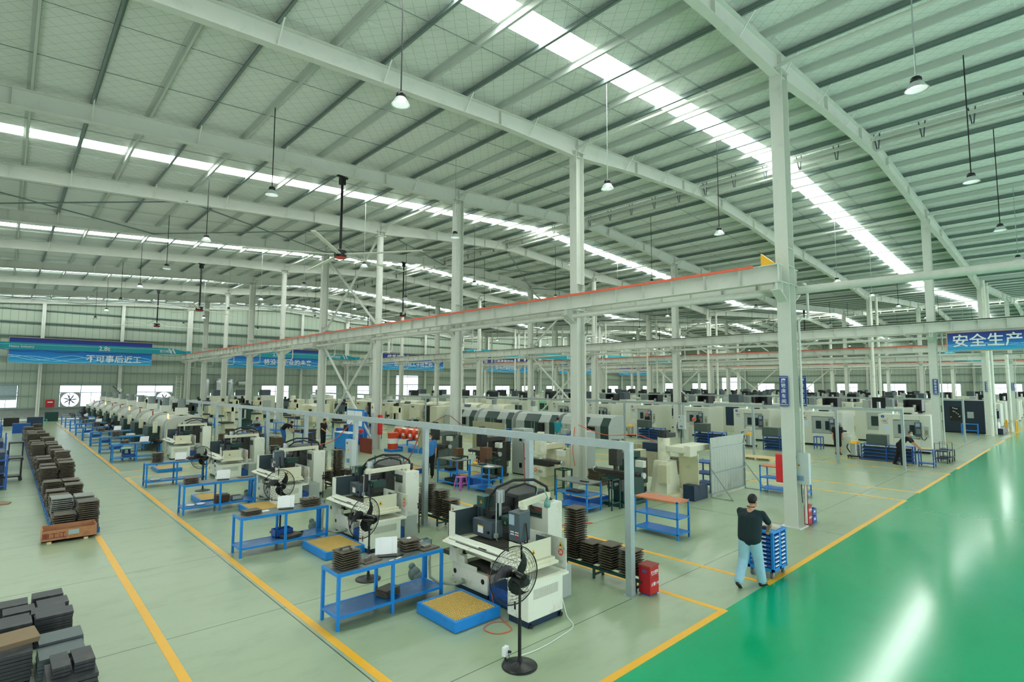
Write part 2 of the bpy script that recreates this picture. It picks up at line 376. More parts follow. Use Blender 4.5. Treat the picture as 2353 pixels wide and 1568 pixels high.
for i, (p, q, z0, z1) in enumerate(ops):
    c = (p + q) / 2
    window(p, q, z0, z1, 'y', YW + .27, blind=(i == 0), fan=(p + .93 if i == 1 else q - .9 if i == 2 else None))
for i, (p, q, z0, z1) in enumerate(ops2): window(p, q, z0, z1, 'x', XW + .22)
# girts
for z in (1.14, 2.35, 3.62, 4.85, 6.3, 8.5, 9.9, 11.2):
    struct('trim_%d' % (40 + int(z * 10)), MB().b(XL, XW, YW + .05, YW + .25, z - .05, z + .05) if z not in (2.35,) else MB().b(XL, 2.1, YW + .05, YW + .25, z - .04, z + .04).b(8, 10.6, YW + .05, YW + .25, z - .04, z + .04), PURD)
for z in (1.14, 4.4, 5.7, 6.9, 8.1, 9.3, 10.5, 11.6):
    struct('trim_%d' % (200 + int(z * 10)), MB().b(XW - .02, XW + .2, -6, YW, z - .06, z + .06), PURD)
# ---------------- steel frame ----------------
ROWN = ['row nearest the camera', 'second row', 'third row behind the aisle sign', 'fourth row', 'fifth row']
def column_proto(h, zb, rnd, name):
    t = thing('steel_column', name, 'column')
    mb = MB()
    zt = h
    def H(z0, z1, f=.34, d=.44):
        mb.b(-d / 2, -d / 2 + .02, -f / 2, f / 2, z0, z1); mb.b(d / 2 - .02, d / 2, -f / 2, f / 2, z0, z1); mb.b(-d / 2 + .02, d / 2 - .02, -.008, .008, z0, z1)
    if rnd:
        H(0, 7.0); mb.cyl((0, 0, 7.0), (0, 0, zt - .3), .19, n=20)
        mb.b(-.28, .28, -.22, .22, zt - .32, zt - .28)
        H(zt - .3, zt)
    else: H(0, zt)
    for z in (zb - .5, zb, zb + .5): mb.b(-.2, .2, -.16, .16, z - .008, z + .008)
    obj('shaft', mb, STEEL, t)
    obj('base_plate', MB().b(-.3, .3, -.25, .25, 0, .03), STEEL, t)
    obj('cap_plate', MB().b(-.28, .28, -.2, .2, zt - .03, zt), STEEL, t)
    for s in (-1, 1):
        # bracket carrying the runway beam: trapezoid web with flanges
        br = MB().prism([(s * .22, zb - 1.0), (s * .22, zb - .5), (s * .72, zb - .5), (s * .72, zb - .72)], 'y', -.01, .01)
        br.b(min(s * .22, s * .74), max(s * .22, s * .74), -.15, .15, zb - .52, zb - .5)
        br.beam((s * .22, 0, zb - 1.0), (s * .73, 0, zb - .72), .26, .02, (0, 0, 1)); br.b(min(s * .55, s * .57), max(s * .55, s * .57), -.13, .13, zb - .72, zb - .5)
        obj('bracket', br, STEEL, t)
    return t
ZB = 7.05
for k in range(5):
    x = X1 + R * k; protos = {}
    for n in range(10):
        y = Y1 + S * n; rnd = (n % 2 == 1 and n >= 3)
        lb = 'grey steel column with crane brackets, %s, %s from the green aisle' % (ROWN[k], ORD[n])
        if rnd in protos: dup(protos[rnd], (x, y, 0), label=lb, group='columns')
        else:
            c = column_proto(zu(x), ZB, rnd, lb); c.location = (x, y, 0); c['group'] = 'columns'; protos[rnd] = c
# wall posts
def post(x, y, h, lb, g, sx=.3, sy=.25):
    o = obj('wall_post', MB().b(-sx / 2, sx / 2, -sy / 2, -sy / 2 + .02, 0, h).b(-sx / 2, sx / 2, sy / 2 - .02, sy / 2, 0, h).b(-.01, .01, -sy / 2, sy / 2, 0, h), STEEL, loc=(x, y, 0)); tag(o, lb, 'column', g)
for i in range(18):
    x = 2.55 + 6.66 * i
    if x < XW - 1: post(x, YW - .1, zu(x), 'steel wall post, %s from the left along the end wall' % (ORD[i]), 'end wall posts')
for n in range(10):
    post(XW - .1, Y1 + S * n, zu(XW), 'steel wall post against the far side wall, %s from the aisle end' % ORD[n], 'side wall posts', .3, .3)
# rafters
def rafter(n, g):
    y = Y1 + S * n; a, c = (XL, 55.68) if g == 0 else (55.68, XW); xm = 25.68 if g == 0 else 85.68
    web = MB(); fl = MB(); D = .56
    hn = [a, a + 4, X1 + R * (0 if g == 0 else 3) - 4, X1 + R * (0 if g == 0 else 3), X1 + R * (0 if g == 0 else 3) + 4, xm - 2, xm, xm + 2, X1 + R * (1 if g == 0 else 4) - 4, X1 + R * (1 if g == 0 else 4), X1 + R * (1 if g == 0 else 4) + 4, c - 4, c]
    dd = [.62, .5, .5, .68, .5, .5, .52, .5, .5, .68, .5, .5, .62]
    dd = [q + .0 for q in dd]
    P = [(x, zu(x) + .5 - q + (0), zu(x) + .52) for x, q in zip(hn, dd)]
    for (xa, za, ta), (xb, zb, tb) in zip(P, P[1:]):
        web.add([(xa, y - .006, za), (xb, y - .006, zb), (xb, y - .006, tb), (xa, y - .006, ta), (xa, y + .006, za), (xb, y + .006, zb), (xb, y + .006, tb), (xa, y + .006, ta)], [(0, 1, 2, 3), (7, 6, 5, 4)])
        for (pa, pb, hh) in ((za, zb, -.014), (ta, tb, .014)):
            fl.beam((xa, y, pa), (xb, y, pb), .24, .02)
        fl.b(xa - .01, xa + .01, y - .11, y + .11, za, ta)
    t = thing('roof_rafter', 'grey tapered steel roof rafter over the %s column from the aisle, %s gable' % (ORD[n], ('near', 'far')[g]), 'beam', (0, 0, 0), 0, 'rafters')
    obj('web', web, STEEL, t); obj('flanges', fl, STEEL, t)
    i = 0; x = 14.55 - 1.45 * 11
    while x < c - .5 if g == 0 else x < c - .5:
        if x > a + .5 and i % 2 == 0:
            for s in (-1, 1): obj('fly_brace', MB().beam((x, y + s * .03, zu(x) + .04), (x, y + s * .48, zu(x) + .58), .04, .02), STEEL, t)
        x += 1.45; i += 1
for g in (0, 1):
    for n in range(10): rafter(n, g)
# purlins (each line a member of its own)
i = -12; x = 14.55 - 1.45 * 12; xs = []
while x < XW - .4:
    d = min(abs(x - 25.68), abs(x - 55.68), abs(x - 85.68))
    if x > XL + .3 and d > .45: xs.append((x, i))
    x += 1.45; i += 1
for j, (x, i) in enumerate(xs):
    z = zu(x) + .54; mb = MB(); light = i % 2 == 0; hh = .19
    sgn = 1 if light else -1
    mb.b(x - .004, x + .004, -9, YW, z, z + hh); mb.b(min(x, x + sgn * .075), max(x, x + sgn * .075), -9, YW, z, z + .008); mb.b(min(x, x - sgn * .075), max(x, x - sgn * .075), -9, YW, z + hh - .008, z + hh)
    mb.b(min(x + sgn * .075, x + sgn * .07), max(x + sgn * .075, x + sgn * .07), -9, YW, z, z + .022)
    o = obj('roof_purlin', mb, PURL if light else PURD)
    tag(o, '%s Z-purlin, %s from the left under the roof' % ('pale painted' if light else 'dark galvanised', ('%s' % ORD[j]) if j < 23 else '%dth' % (j + 1)), 'purlin', 'roof purlins')
# sag rods
sr = 0
for n in range(0, 9):
    for dy in (2.4, 5.1):
        for g in (0, 1):
            a, c = ((XL, 55.6), (55.8, XW))[g]; m2 = 25.68 if g == 0 else 85.68; y = Y1 + S * n + dy; mb = MB()
            for o2 in (0, .1):
                for p, q in ((a, m2 - .4), (m2 + .4, c)): mb.beam((p, y + o2, zu(p) + .6 + o2 * .6), (q, y + o2, zu(q) + .6 + o2 * .6), (.009), (.009))
            tag(obj('sag_rod', mb, PURD), 'thin tie rods under the roof, %s bay, %s gable, %s pair' % (ORD[n], ('near', 'far')[g], ('aisle-side', 'inner')[dy > 3]), 'rod', 'tie rods')
# eave and ridge struts along the rows
def strut(x, z, lb, r=.055, y0=-8, y1=YW):
    tag(obj('strut_pipe', MB().cyl((x, y0, z), (x, y1, z), r, n=10), STEEL), lb, 'strut', 'long strut pipes')
for k in range(5): strut(X1 + R * k, zu(X1 + R * k) + .22, 'long pale strut pipe at the rafters over the %s' % ROWN[k])
for x, nm in ((25.68, 'near'), (85.68, 'far')):
    mb = MB(); y = -2
    t = thing('ridge_truss', 'open ridge slit of the %s gable with small dark V struts' % nm, 'truss')
    for s in (-.33, .33): mb.b(x + s - .03, x + s + .03, -9, YW, zu(x) + .38, zu(x) + .5)
    mb.b(x - .05, x + .05, -9, YW, zu(x) + .02, zu(x) + .1)
    while y < YW - 1:
        vb = MB()
        for s in (-1, 1): vb.beam((x, y + s * .02, zu(x) + .08), (x - .1, y + s * .13, zu(x) + .92), .03, .03)
        obj('v_strut', vb, SLATE if nm == 'near' else WHITE, t)
        y += 1.5
    obj('rails', mb, STEEL, t)
# bracing: crosses between the fourth and fifth columns of each row, and in the roof plane
for k in range(5):
    x = X1 + R * k; y0, y1 = Y1 + 3 * S, Y1 + 4 * S; t = thing('cross_brace', 'grey pipe cross bracing, fourth to fifth column, %s' % ROWN[k], 'brace', (0, 0, 0), 0, 'column bracing')
    for za, zb in ((.3, 6.3), (7.2, zu(x) - .3)):
        for p, q in ((y0, y1), (y1, y0)): obj('diagonal', MB().cyl((x, p + .2 * (1 if q > p else -1), za), (x, q - .2 * (1 if q > p else -1), zb), .075, n=10), STEEL, t)
for n in (3, 8):
    for g in (0, 1):
        a = (XL, 55.68)[g]
        for i in range(6):
            xa, xb = a + 10 * i, a + 10 * (i + 1); t = thing('roof_brace', 'crossed roof bracing rods, %s bay from the aisle, %s panel of the %s gable' % (ORD[n], ORD[i], ('near', 'far')[g]), 'brace', (0, 0, 0), 0, 'roof bracing')
            for p, q in ((0, 1), (1, 0)): obj('rod', MB().cyl((xa, Y1 + S * (n + p), zu(xa + .1) + .1), (xb, Y1 + S * (n + q), zu(xb - .1) + .1), .035, n=8), PURD, t)
# crane runways: one beam along each side of every row
REDC = mat('red_conductor', 'ee6a50', .5)
for k in range(5):
    x = X1 + R * k
    for s in (-1, 1):
        xb = x + s * .55; ys = Y1 - .1 if k == 0 else -8
        t = thing('crane_runway_beam', 'grey crane runway I-beam with web stiffeners on the %s side of the %s' % (('left', 'right')[s > 0], ROWN[k]), 'beam', (0, 0, 0), 0, 'runway beams')
        obj('girder', MB().I((xb, ys, ZB - .26), (xb, YW, ZB - .26), .5, .28, .022, .012), STEEL, t)
        st = MB(); y = ys + .05
        while y < YW: st.b(xb - .13, xb + .13, y - .006, y + .006, ZB - .49, ZB - .03); y += 1.06
        obj('stiffeners', st, STEEL, t)
        obj('rail', MB().b(xb - .03, xb + .03, ys + 1.0, YW, ZB, ZB + .05), DARK, t)
        if (k in (0, 2)) and s == -1 or k == 4: obj('conductor_bar', MB().b(xb - .17, xb - .13, ys + .7, YW - 1, ZB - .05, ZB + .02), REDC, t)
        if k == 0:
            e = MB().prism([(-.0, 0), (.38, 0), (.38, .34)], 'x', xb - .08, xb + .08); o = obj('end_stop', e, YELLOW, t); o.location = (0, ys + .55, ZB); o.scale = (1, -1, 1); o.location.y = ys + .55
            o.scale = (1, 1, 1); o.location = (0, ys + .12, ZB)
    # service pipe under the right-hand beam
    y0 = -9 if k in (0,) else -8
    tag(obj('service_duct', MB().cyl((x + .42, y0, 6.42), (x + .42, Y1, 6.42), .11, n=16).tube([(x + .42, Y1, 6.42), (x + .3, Y1 + .4, 6.4), (x - .42, Y1 + .5, 6.3), (x - .42, YW - 1, 6.3)], .085, 12) if k == 0 else MB().cyl((x - .42, Y1, 6.25), (x - .42, YW - 1, 6.3), .08, n=12), mat('pale_duct', 'd5d6cc', .4)), 'long cream service pipe under the runway of the %s' % ROWN[k], 'pipe', 'service pipes')
    for n in range(10):
        y = Y1 + S * n
        if k > 1 and n > 4: continue
        tag(obj('rain_pipe_bend', MB().tube([(x + .42, y - .3, 6.6), (x + .62, y - .3, 6.6), (x + .74, y - .3, 6.5), (x + .74, y - .3, 5.75), (x + .66, y - .3, 5.62), (x + .2, y - .3, 5.6), (x + .12, y - .26, 5.5), (x + .12, y - .26, .1)], .035, 8), mat('pale_duct', 'd5d6cc')), 'bent pale pipe dropping down the %s column of the %s' % (ORD[n], ROWN[k]), 'pipe', 'pipe drops')
# rain downpipes on the valley row
for n in range(10):
    for s in (-1, 1): tag(obj('downpipe', MB().cyl((55.68 + 1.0 * s, Y1 + S * n - .3, 0), (55.68 + 1.0 * s, Y1 + S * n - .3, 11.9), .11, n=12), WHITE), 'white rain downpipe on the %s side of the %s column in the third row' % (('left', 'right')[s > 0], ORD[n]), 'pipe', 'downpipes')
# ---------------- bridge cranes ----------------
def crane(xa, xb, y, lb, writing=None, z=ZB + .25):
    t = thing('bridge_crane', lb, 'crane', (0, 0, 0), 0, 'bridge cranes')
    P = [(xa, z - .25), (xa, z + .0), (xa + 1.6, z + .34), (xb - 1.6, z + .34), (xb, z + .0), (xb, z - .25), (xb - 1.2, z - .32), (xa + 1.2, z - .32)]
    obj('girder', MB().prism(P, 'y', y - .2, y + .2), CYAN, t)
    for x in (xa, xb): obj('end_carriage', MB().b(x - .15, x + .15, y - 1.1, y + 1.1, z - .2, z + .06), CYAN, t)
    obj('stripe', MB().b(xa + 1.6, xb - 1.4, y - .206, y - .2, z + .14, z + .17), mat('pale_cyan', 'bfe8e8'), t)
    for i in (0, 1):
        x = xb - 1.9 + i * .35; obj('slanted_stripe', MB().add([(x, y - .207, z + .3), (x + .16, y - .207, z + .3), (x + .42, y - .207, z - .25), (x + .26, y - .207, z - .25)], [(0, 1, 2, 3)]), PAPER, t)
        x = xa + 1.3 + i * .35; obj('slanted_stripe', MB().add([(x + .3, y - .207, z + .3), (x + .46, y - .207, z + .3), (x + .16, y - .207, z - .25), (x, y - .207, z - .25)], [(0, 1, 2, 3)]), PAPER, t)
    h = MB().b(xb - 2, xb - 1.3, y + .3, y + .7, z - .1, z + .35); obj('hoist', h, BLACK, t)
    if writing:
        for s, x, dz, sz in writing: text('lettering', s, PAPER, sz, t, (x, y - .21, z + dz), RX, ext=.002)
    obj('power_cable', MB().tube([(xa + (xb - xa) * i / 24, y + .25, z - .3 - .22 * abs(math.sin(i * PI / 4))) for i in range(25)], .02, 5), BLACK, t)
    return t
crane(XL + .6, 15.1, 70.9, 'cyan bridge crane with a 2.8t mark, at the left before the end wall', [('2.8t', 7.45, 0, .62), ('宏力制造', 13, -.05, .3), ('Heavy Industry', 1.0, -.05, .3)])
crane(16.25, 35.1, 69.3, 'cyan bridge crane before the second blue banner', [('2.8t', 24.5, 0, .6), ('宏力制造', 32.2, -.05, .34)])
crane(36.25, 55.1, 46.8, 'cyan bridge crane between the second and third column rows', [('2.8t', 45, 0, .6)])
crane(56.25, 75.1, 44, 'cyan bridge crane between the third and fourth column rows')
crane(76.25, 95.1, 11, 'short-looking cyan bridge crane near the aisle sign')
crane(96.25, XW - .5, 12, 'cyan bridge crane against the far side wall')
# ---------------- banners ----------------
def ban_mat():
    m = bpy.data.materials.new('banner_blue'); m.use_nodes = True; nt = m.node_tree; b = nt.nodes['Principled BSDF']; L = nt.links.new
    tc = node(nt, 'ShaderNodeTexCoord'); sep = node(nt, 'ShaderNodeSeparateXYZ'); L(tc.outputs['Generated'], sep.inputs[0])
    rp = node(nt, 'ShaderNodeValToRGB'); L(sep.outputs[2], rp.inputs[0]); cr = rp.color_ramp
    cr.elements[0].color = srgb('2fb4e6'); cr.elements[1].color = srgb('23277a'); e = cr.elements.new(.3); e.color = srgb('1a86d2'); e = cr.elements.new(.6); e.color = srgb('1b56ac')
    L(rp.outputs[0], b.inputs['Base Color']); b.inputs['Roughness'].default_value = .5; return m
BM = ban_mat(); WAVE = mat('banner_wave', '9fdcf2', .5)
def banner(lb, axis, pos, a, c, z0, z1, lines, group=None, frame='b9a184'):
    t = thing('banner', lb, 'banner', (0, 0, 0), 0, group); d = .04
    f = (lambda p, q, z, zz, o: MB().b(p, q, pos + o, pos + d + o, z, zz)) if axis == 'y' else (lambda p, q, z, zz, o: MB().b(pos + o, pos + d + o, p, q, z, zz))
    obj('panel', f(a, c, z0, z1, 0), BM, t)
    if axis == 'y':
        for p in (a + .8, (a + c) / 2, c - .8): obj('wall_bracket', MB().b(p - .03, p + .03, pos + d, YW + .2, z1 - .5, z1 - .44), STEEL, t)
    fr = MB()
    for p, q, z, zz in ((a - .05, c + .05, z0 - .05, z0), (a - .05, c + .05, z1, z1 + .05), (a - .05, a, z0, z1), (c, c + .05, z0, z1)):
        g = f(p, q, z, zz, -.01); fr.add(g.v, g.f)
    obj('frame', fr, mat('tan_frame', frame), t)
    for j in range(3):
        pts = [((a + (c - a) * i / 24), z0 + .12 + (z1 - z0) * (.22 * math.sin(i / 24 * PI * (1.5 + .3 * j) + 1 + j * .5) ** 2 + .03 * j)) for i in range(25)]
        obj('wave_line', MB().tube([(p, pos - .005, z) if axis == 'y' else (pos - .005, p, z) for p, z in pts], .018 * (z1 - z0) / 1.5, 4), WAVE, t)
    for s, u, z, sz in lines:
        text('lettering', s, PAPER, sz, t, (u, pos - .02, z) if axis == 'y' else (pos - .02, u, z), RX if axis == 'y' else RXX, ext=.01)
    return t
[obj('hanger', MB(), STEEL) for _ in ()]
banner('long blue banner reading that rework afterwards is not allowed, leftmost on the end wall', 'y', 72.4, .1, 11.95, 5.72, 8.2, [('不可事后返工', 8.55, 6.25, .82)], 'slogan banners')
banner('blue slogan banner on the end wall behind the second bridge crane', 'y', 72.4, 19.9, 31.4, 5.75, 8.25, [('将没有企业的未来', 27.2, 6.45, .78)], 'slogan banners')
banner('blue slogan banner above the tall doorway of the end wall', 'y', 72.4, 41, 52.2, 5.9, 8.3, [('优秀的产品是', 44.3, 7.75, .8), ('优秀的员工干出来的', 46.6, 6.75, .78)], 'slogan banners')
banner('blue two-line slogan banner, fourth from the left on the end wall', 'y', 72.4, 60.3, 72.2, 5.9, 8.4, [('每有改善的地方', 66, 7.75, .8), ('都有改善的效益', 66.4, 6.7, .8)], 'slogan banners')
banner('blue slogan banner, fifth from the left on the end wall', 'y', 72.4, 80.5, 92, 5.9, 8.4, [('工的科', 89, 6.8, .8)], 'slogan banners')
banner('blue slogan banner in the corner, rightmost on the end wall', 'y', 72.4, 100.5, 112, 5.9, 8.4, [('品的文化', 107, 6.8, .8)], 'slogan banners')
banner('blue overhead sign in big white characters for safe production above the aisle', 'x', 34.85, -3.5, 4.92, 5.53, 6.42, [('安全生产', 3.42, 5.97, .66)])
# ---------------- pendant lamps ----------------
def lamp_proto(lb, rod):
    t = thing('pendant_lamp', lb, 'lamp', (0, 0, 0), 0, 'pendant lamps')
    obj('shade', MB().lathe([(.03, .17), (.1, .16), (.12, .13), (.19, .02), (.21, -.0), (.2, -.0), (.18, .025), (.11, .11), (.01, .12)], n=20), LAMPW, t)
    obj('driver', MB().lathe([(.001, .28), (.07, .27), (.1, .24), (.105, .15), (.001, .15)], n=16), BLACK, t)
    obj('led_disc', MB().cyl((0, 0, .1), (0, 0, .105), .1, n=16), LAMPE, t)
    obj('chain', MB().cyl((0, 0, .26), (0, 0, rod), .013 if not int(rod * 10) % 2 else .016, n=5), BLACK if int(rod * 10) % 2 else ALU, t)
    return t
LZ = 9.72; lp = {}; cnt = 0
for j, y in enumerate([2.1 + 7.68 * q for q in range(9)]):
    for i, x in enumerate((5.82, 12.83, 20.12, 27.78, 34.9, 42, 49.2, 58.8, 65.8, 72.9, 80, 87, 94, 101, 108.5)):
        x = min(xs, key=lambda q: abs(q[0] - x))[0]; rod = round(zu(x) + .6 - LZ, 1); lb = 'white pendant high-bay lamp on a long rod, %s across and %s back from the aisle' % (ORD[i], ORD[j])
        if rod in lp: dup(lp[rod], (x, y, LZ), label=lb)
        else: o = lamp_proto(lb, rod); o.location = (x, y, LZ); lp[rod] = o
# ---------------- ceiling fans ----------------
def hvls(lb, x, y, zt, rot, zh=8.95, rad_=3.6):
    t = thing('ceiling_fan', lb, 'fan', (x, y, zh), rot, 'large ceiling fans')
    obj('down_rod', MB().cyl((0, 0, .3), (0, 0, zt - zh), .055, n=10), BLACK, t)
    obj('mount', MB().b(-.25, .25, -.06, .06, zt - zh - .06, zt - zh).b(-.1, .1, -.1, .1, zt - zh - .35, zt - zh - .06), BLACK, t)
    obj('motor', MB().cyl((0, 0, -.05), (0, 0, .22), .25, n=20), BLACK, t); obj('red_cap', MB().cyl((0, 0, -.09), (0, 0, -.05), .22, n=20), mat('red_ring', 'd84a38'), t)
    for i in range(5):
        a = 2 * PI * i / 5; d = Vector((math.cos(a), math.sin(a), 0)); obj('blade', MB().beam(d * .25 + Vector((0, 0, .06)), d * rad_ + Vector((0, 0, .02)), .17, .03), WHITE, t)
        obj('stay_wire', MB().cyl((0, 0, .6), tuple(d * 1.1 + Vector((0, 0, .08))), .006, n=4), DARK, t)
for x, n, lb, ro in ((9.7, 2, 'huge black-hubbed ceiling fan under the third rafter, nearest the camera', .25), (9.83, 5, 'huge ceiling fan before the end wall left of the crane runway', .6), (9.86, 7, 'huge ceiling fan furthest back over the left bay', .1), (21.9, 4, 'huge ceiling fan to the right of the first column row', .45), (31, 7, 'huge ceiling fan far back between the first and second column rows', .2), (62, 2, 'huge ceiling fan beyond the third column row', .3), (70, 5, 'distant huge ceiling fan above the machine rows', .5)):
    hvls(lb, x, Y1 + S * n, zu(x) - .02, ro)
# ---------------- power gantries of square tube ----------------
def gantry(x, ys, ztop, lb, w2=.11, end=None):
    t = thing('post_frame', lb, 'frame', (x, 0, 0), 0, 'grey tube frames')
    obj('beam', MB().b(-w2 / 2, w2 / 2, ys[0] - w2 / 2, (end or ys[-1]) + w2 / 2, ztop - w2 * 1.15, ztop), TUBE, t)
    for y in ys:
        p = obj('post', MB().b(-w2 / 2, w2 / 2, y - w2 / 2, y + w2 / 2, 0, ztop - w2 * 1.15), TUBE, t); obj('foot_plate', MB().b(-.1, .1, y - .1, y + .1, 0, .012), TUBE, p)
    return t
gantry(8.42, [5.87, 8.45, 12.42, 16.44, 20.4, 24.48, 28.3, 32.2, 35.8, 39.6, 43.3, 47.3, 51.2, 55, 59, 63], 2.72, 'grey square-tube post frame running behind the grinders', .125)
gantry(29.7, [5.97, 8.62, 12.66, 16.8, 21, 25.2, 29.5, 33.7, 38, 42], 2.72, 'grey square-tube post frame before the numbered machining centres')
gantry(46.8, [6, 10, 14, 18, 22, 26, 30, 34, 38, 42, 46, 50], 2.9, 'grey square-tube post frame in the far machine rows')
gantry(25.0, [33, 37, 41, 45, 49, 53, 57, 61], 2.8, 'grey square-tube post frame among the cream lathes')
# ================= foreground =================
def bench_proto():
    t = thing('workbench', '', 'workbench'); L, W = 1.98, .6
    obj('top_sheet', MB().b(.02, L - .02, .02, W - .02, .835, .852), mat('worn_sheet', '6f7775', .4, .3, .12, 5, '8e9694', .5, 3), t)
    fr = MB()
    for a, b2, c, d in ((0, L, 0, .045), (0, L, W - .045, W), (0, .045, .045, W - .045), (L - .045, L, .045, W - .045)): fr.b(a, b2, c, d, .79, .848)
    obj('top_frame', fr, BLUE, t, bevel=.004)
    for x in (0, .95, L - .05):
        for y in (0, W - .05): obj('leg', MB().b(x, x + .05, y, y + .05, 0, .79), BLUE, t, bevel=.004)
    sh = MB().b(.03, L - .03, .03, W - .03, .19, .2); fr = MB()
    for a, b2, c, d in ((.05, L - .05, .005, .04), (.05, L - .05, W - .04, W - .005), (.005, .04, .05, W - .05), (L - .04, L - .005, .05, W - .05)): fr.b(a, b2, c, d, .16, .205)
    o = obj('lower_shelf', sh, mat('blue_shelf', '1b6fb5', .3, .1, .1, 4, '7aa8cc', .5, 2), t); obj('shelf_rail', fr, BLUE, o, bevel=.003)
    return t
BY = [8.06, 12.74, 17.88, 23.45, 31.85, 36.25, 40.6, 45.0, 49.7, 54.4, 58.9, 63.2]
b0 = bench_proto()
for i, y in enumerate(BY):
    lb = 'blue steel workbench, %s from the camera beside the left yellow line' % ORD[i]
    if i == 0: b0.location = (3.9, y, 0); b0['label'] = lb; b0['group'] = 'blue workbenches'
    else: dup(b0, (3.9, y, 0), label=lb, group='blue workbenches')
# --- steel plates ---
def plate_mesh(sx, sy, th, pitch, studs=True):
    mb = MB().b(-sx / 2, sx / 2, -sy / 2, sy / 2, pitch - th, pitch)
    if studs and pitch > th:
        for a in (-.25, .25):
            for c in (-.22, .22): mb.b(a * sx - .02, a * sx + .02, c * sy - .02, c * sy + .02, 0, pitch - th)
    return mb
PC = {}
nplate = {}
def stack(cx, cy, z, n, sx, sy, th, pitch, m, lb, grp, name='mold_plate', jit=.012, rz=0, top=None):
    for i in range(n):
        key = (name, sx, sy, th, pitch, m.name)
        nplate[name] = nplate.get(name, 0) + 1
        if key in PC: o = PC[key].copy(); COL.objects.link(o)
        else: o = obj(name, plate_mesh(sx, sy, th, pitch), m); PC[key] = o
        o.location = (cx + random.uniform(-jit, jit), cy + random.uniform(-jit, jit), z + i * pitch); o.rotation_euler = (0, 0, rz + random.uniform(-.03, .03))
        k_ = n - 1 - i
        tag(o, ('topmost plate: ' if k_ == 0 else '%s plate down: ' % (ORD[k_] if k_ < 23 else ('twenty-fourth', 'twenty-fifth', 'lowest')[min(k_ - 23, 2)])) + lb, 'steel plate', grp + ', ' + lb[:44])
    return z + n * pitch
# on and under the first bench
stack(4.16, 8.3, .852, 8, .34, .3, .014, .034, PLATE, 'tall plate stack on the near end of the first blue workbench', 'bench plates', jit=.01, rz=.1)
def block(name, x, y, z, sx, sy, sz, m, lb, cat, rz=0, group=None, bev=.003): return tag(obj(name, MB().b(-sx / 2, sx / 2, -sy / 2, sy / 2, 0, sz), m, loc=(x, y, z), rz=rz, bevel=bev), lb, cat, group)
zt = .852 + 8 * .034
for i, (dx, dy, sx, sy) in enumerate(((-.08, .06, .09, .04), (.02, .07, .12, .035), (.1, .02, .05, .1), (-.05, -.05, .11, .035), (.06, -.06, .05, .08))):
    block('steel_bar', 4.16 + dx, 8.3 + dy, zt, sx, sy, .035, mat('bright_bar', '8b8a80', .4, .4), '%s of five short steel bars on the tall stack of the first workbench' % ORD[i], 'bar', .1, 'bars on the plate stack')
stack(4.58, 8.33, .852, 1, .34, .24, .012, .013, PLATE, 'single flat plate lying mid-way on the first workbench', 'bench plates', rz=.15)
block('steel_bar', 4.56, 8.35, .866, .2, .03, .045, mat('bright_bar', '8b8a80'), 'long steel bar standing on edge on the flat plate of the first workbench', 'bar', .6)
zt = stack(5.38, 8.42, .852, 4, .32, .28, .02, .045, PLATE, 'papered low stack at the right end of the first workbench', 'bench plates', rz=-.1)
tag(obj('crumpled_paper', MB().sph((0, 0, 0), .05, 8, (1, .8, .35)), PAPER, loc=(5.38, 8.42, zt + .015)), 'crumpled white paper on the low plate stack of the first workbench', 'paper')
stack(5.66, 8.25, .852, 1, .36, .24, .02, .02, PLATE, 'flat plate on the right end of the first workbench', 'bench plates', rz=.1)
block('steel_bar', 5.66, 8.3, .872, .16, .1, .03, mat('bright_bar', '8b8a80'), 'grey block resting on the flat plate at the right end of the first workbench', 'block', .1)
def paper_stand(x, y, z, lb, rz=0, s=1):
    t = thing('drawing_stand', lb, 'drawing stand', (x, y, z), rz); t.scale = (s, s, s)
    obj('tray', MB().b(-.16, .16, -.12, .1, 0, .02), BLACK, t)
    for i, (dx, dz, a) in enumerate(((-.06, .0, -.55), (.03, .012, -.48), (-.02, .03, -.6))):
        o = obj('sheet', MB().b(-.14, .14, -.002, .002, 0, .28), PAPER, t, loc=(dx, .0 + dz, .02)); o.rotation_euler = (a, .05 * (i - 1), .1 * (i - 1))
    return t
paper_stand(4.93, 8.38, .852, 'tilted stand holding white drawing sheets on the first workbench', -.5, 1)
block('caliper', 5.06, 8.2, .852, .18, .05, .012, BLACK, 'black caliper lying before the drawing stand on the first workbench', 'caliper', .3)
for i, (x, y, r) in enumerate(((5.0, 8.13, .3), (4.85, 8.1, 0))): block('paper_slip', x, y, .853, .08 + .04 * (1 - i), .035, .003, PAPER, ('longer' if i == 0 else 'shorter') + ' white paper slip near the front edge of the first workbench', 'paper', r, bev=0)
stack(4.95, 8.36, .205, 6, .32, .26, .012, .02, PLATE, 'plate pile on the lower shelf of the first workbench', 'bench plates', rz=.25, jit=.006)
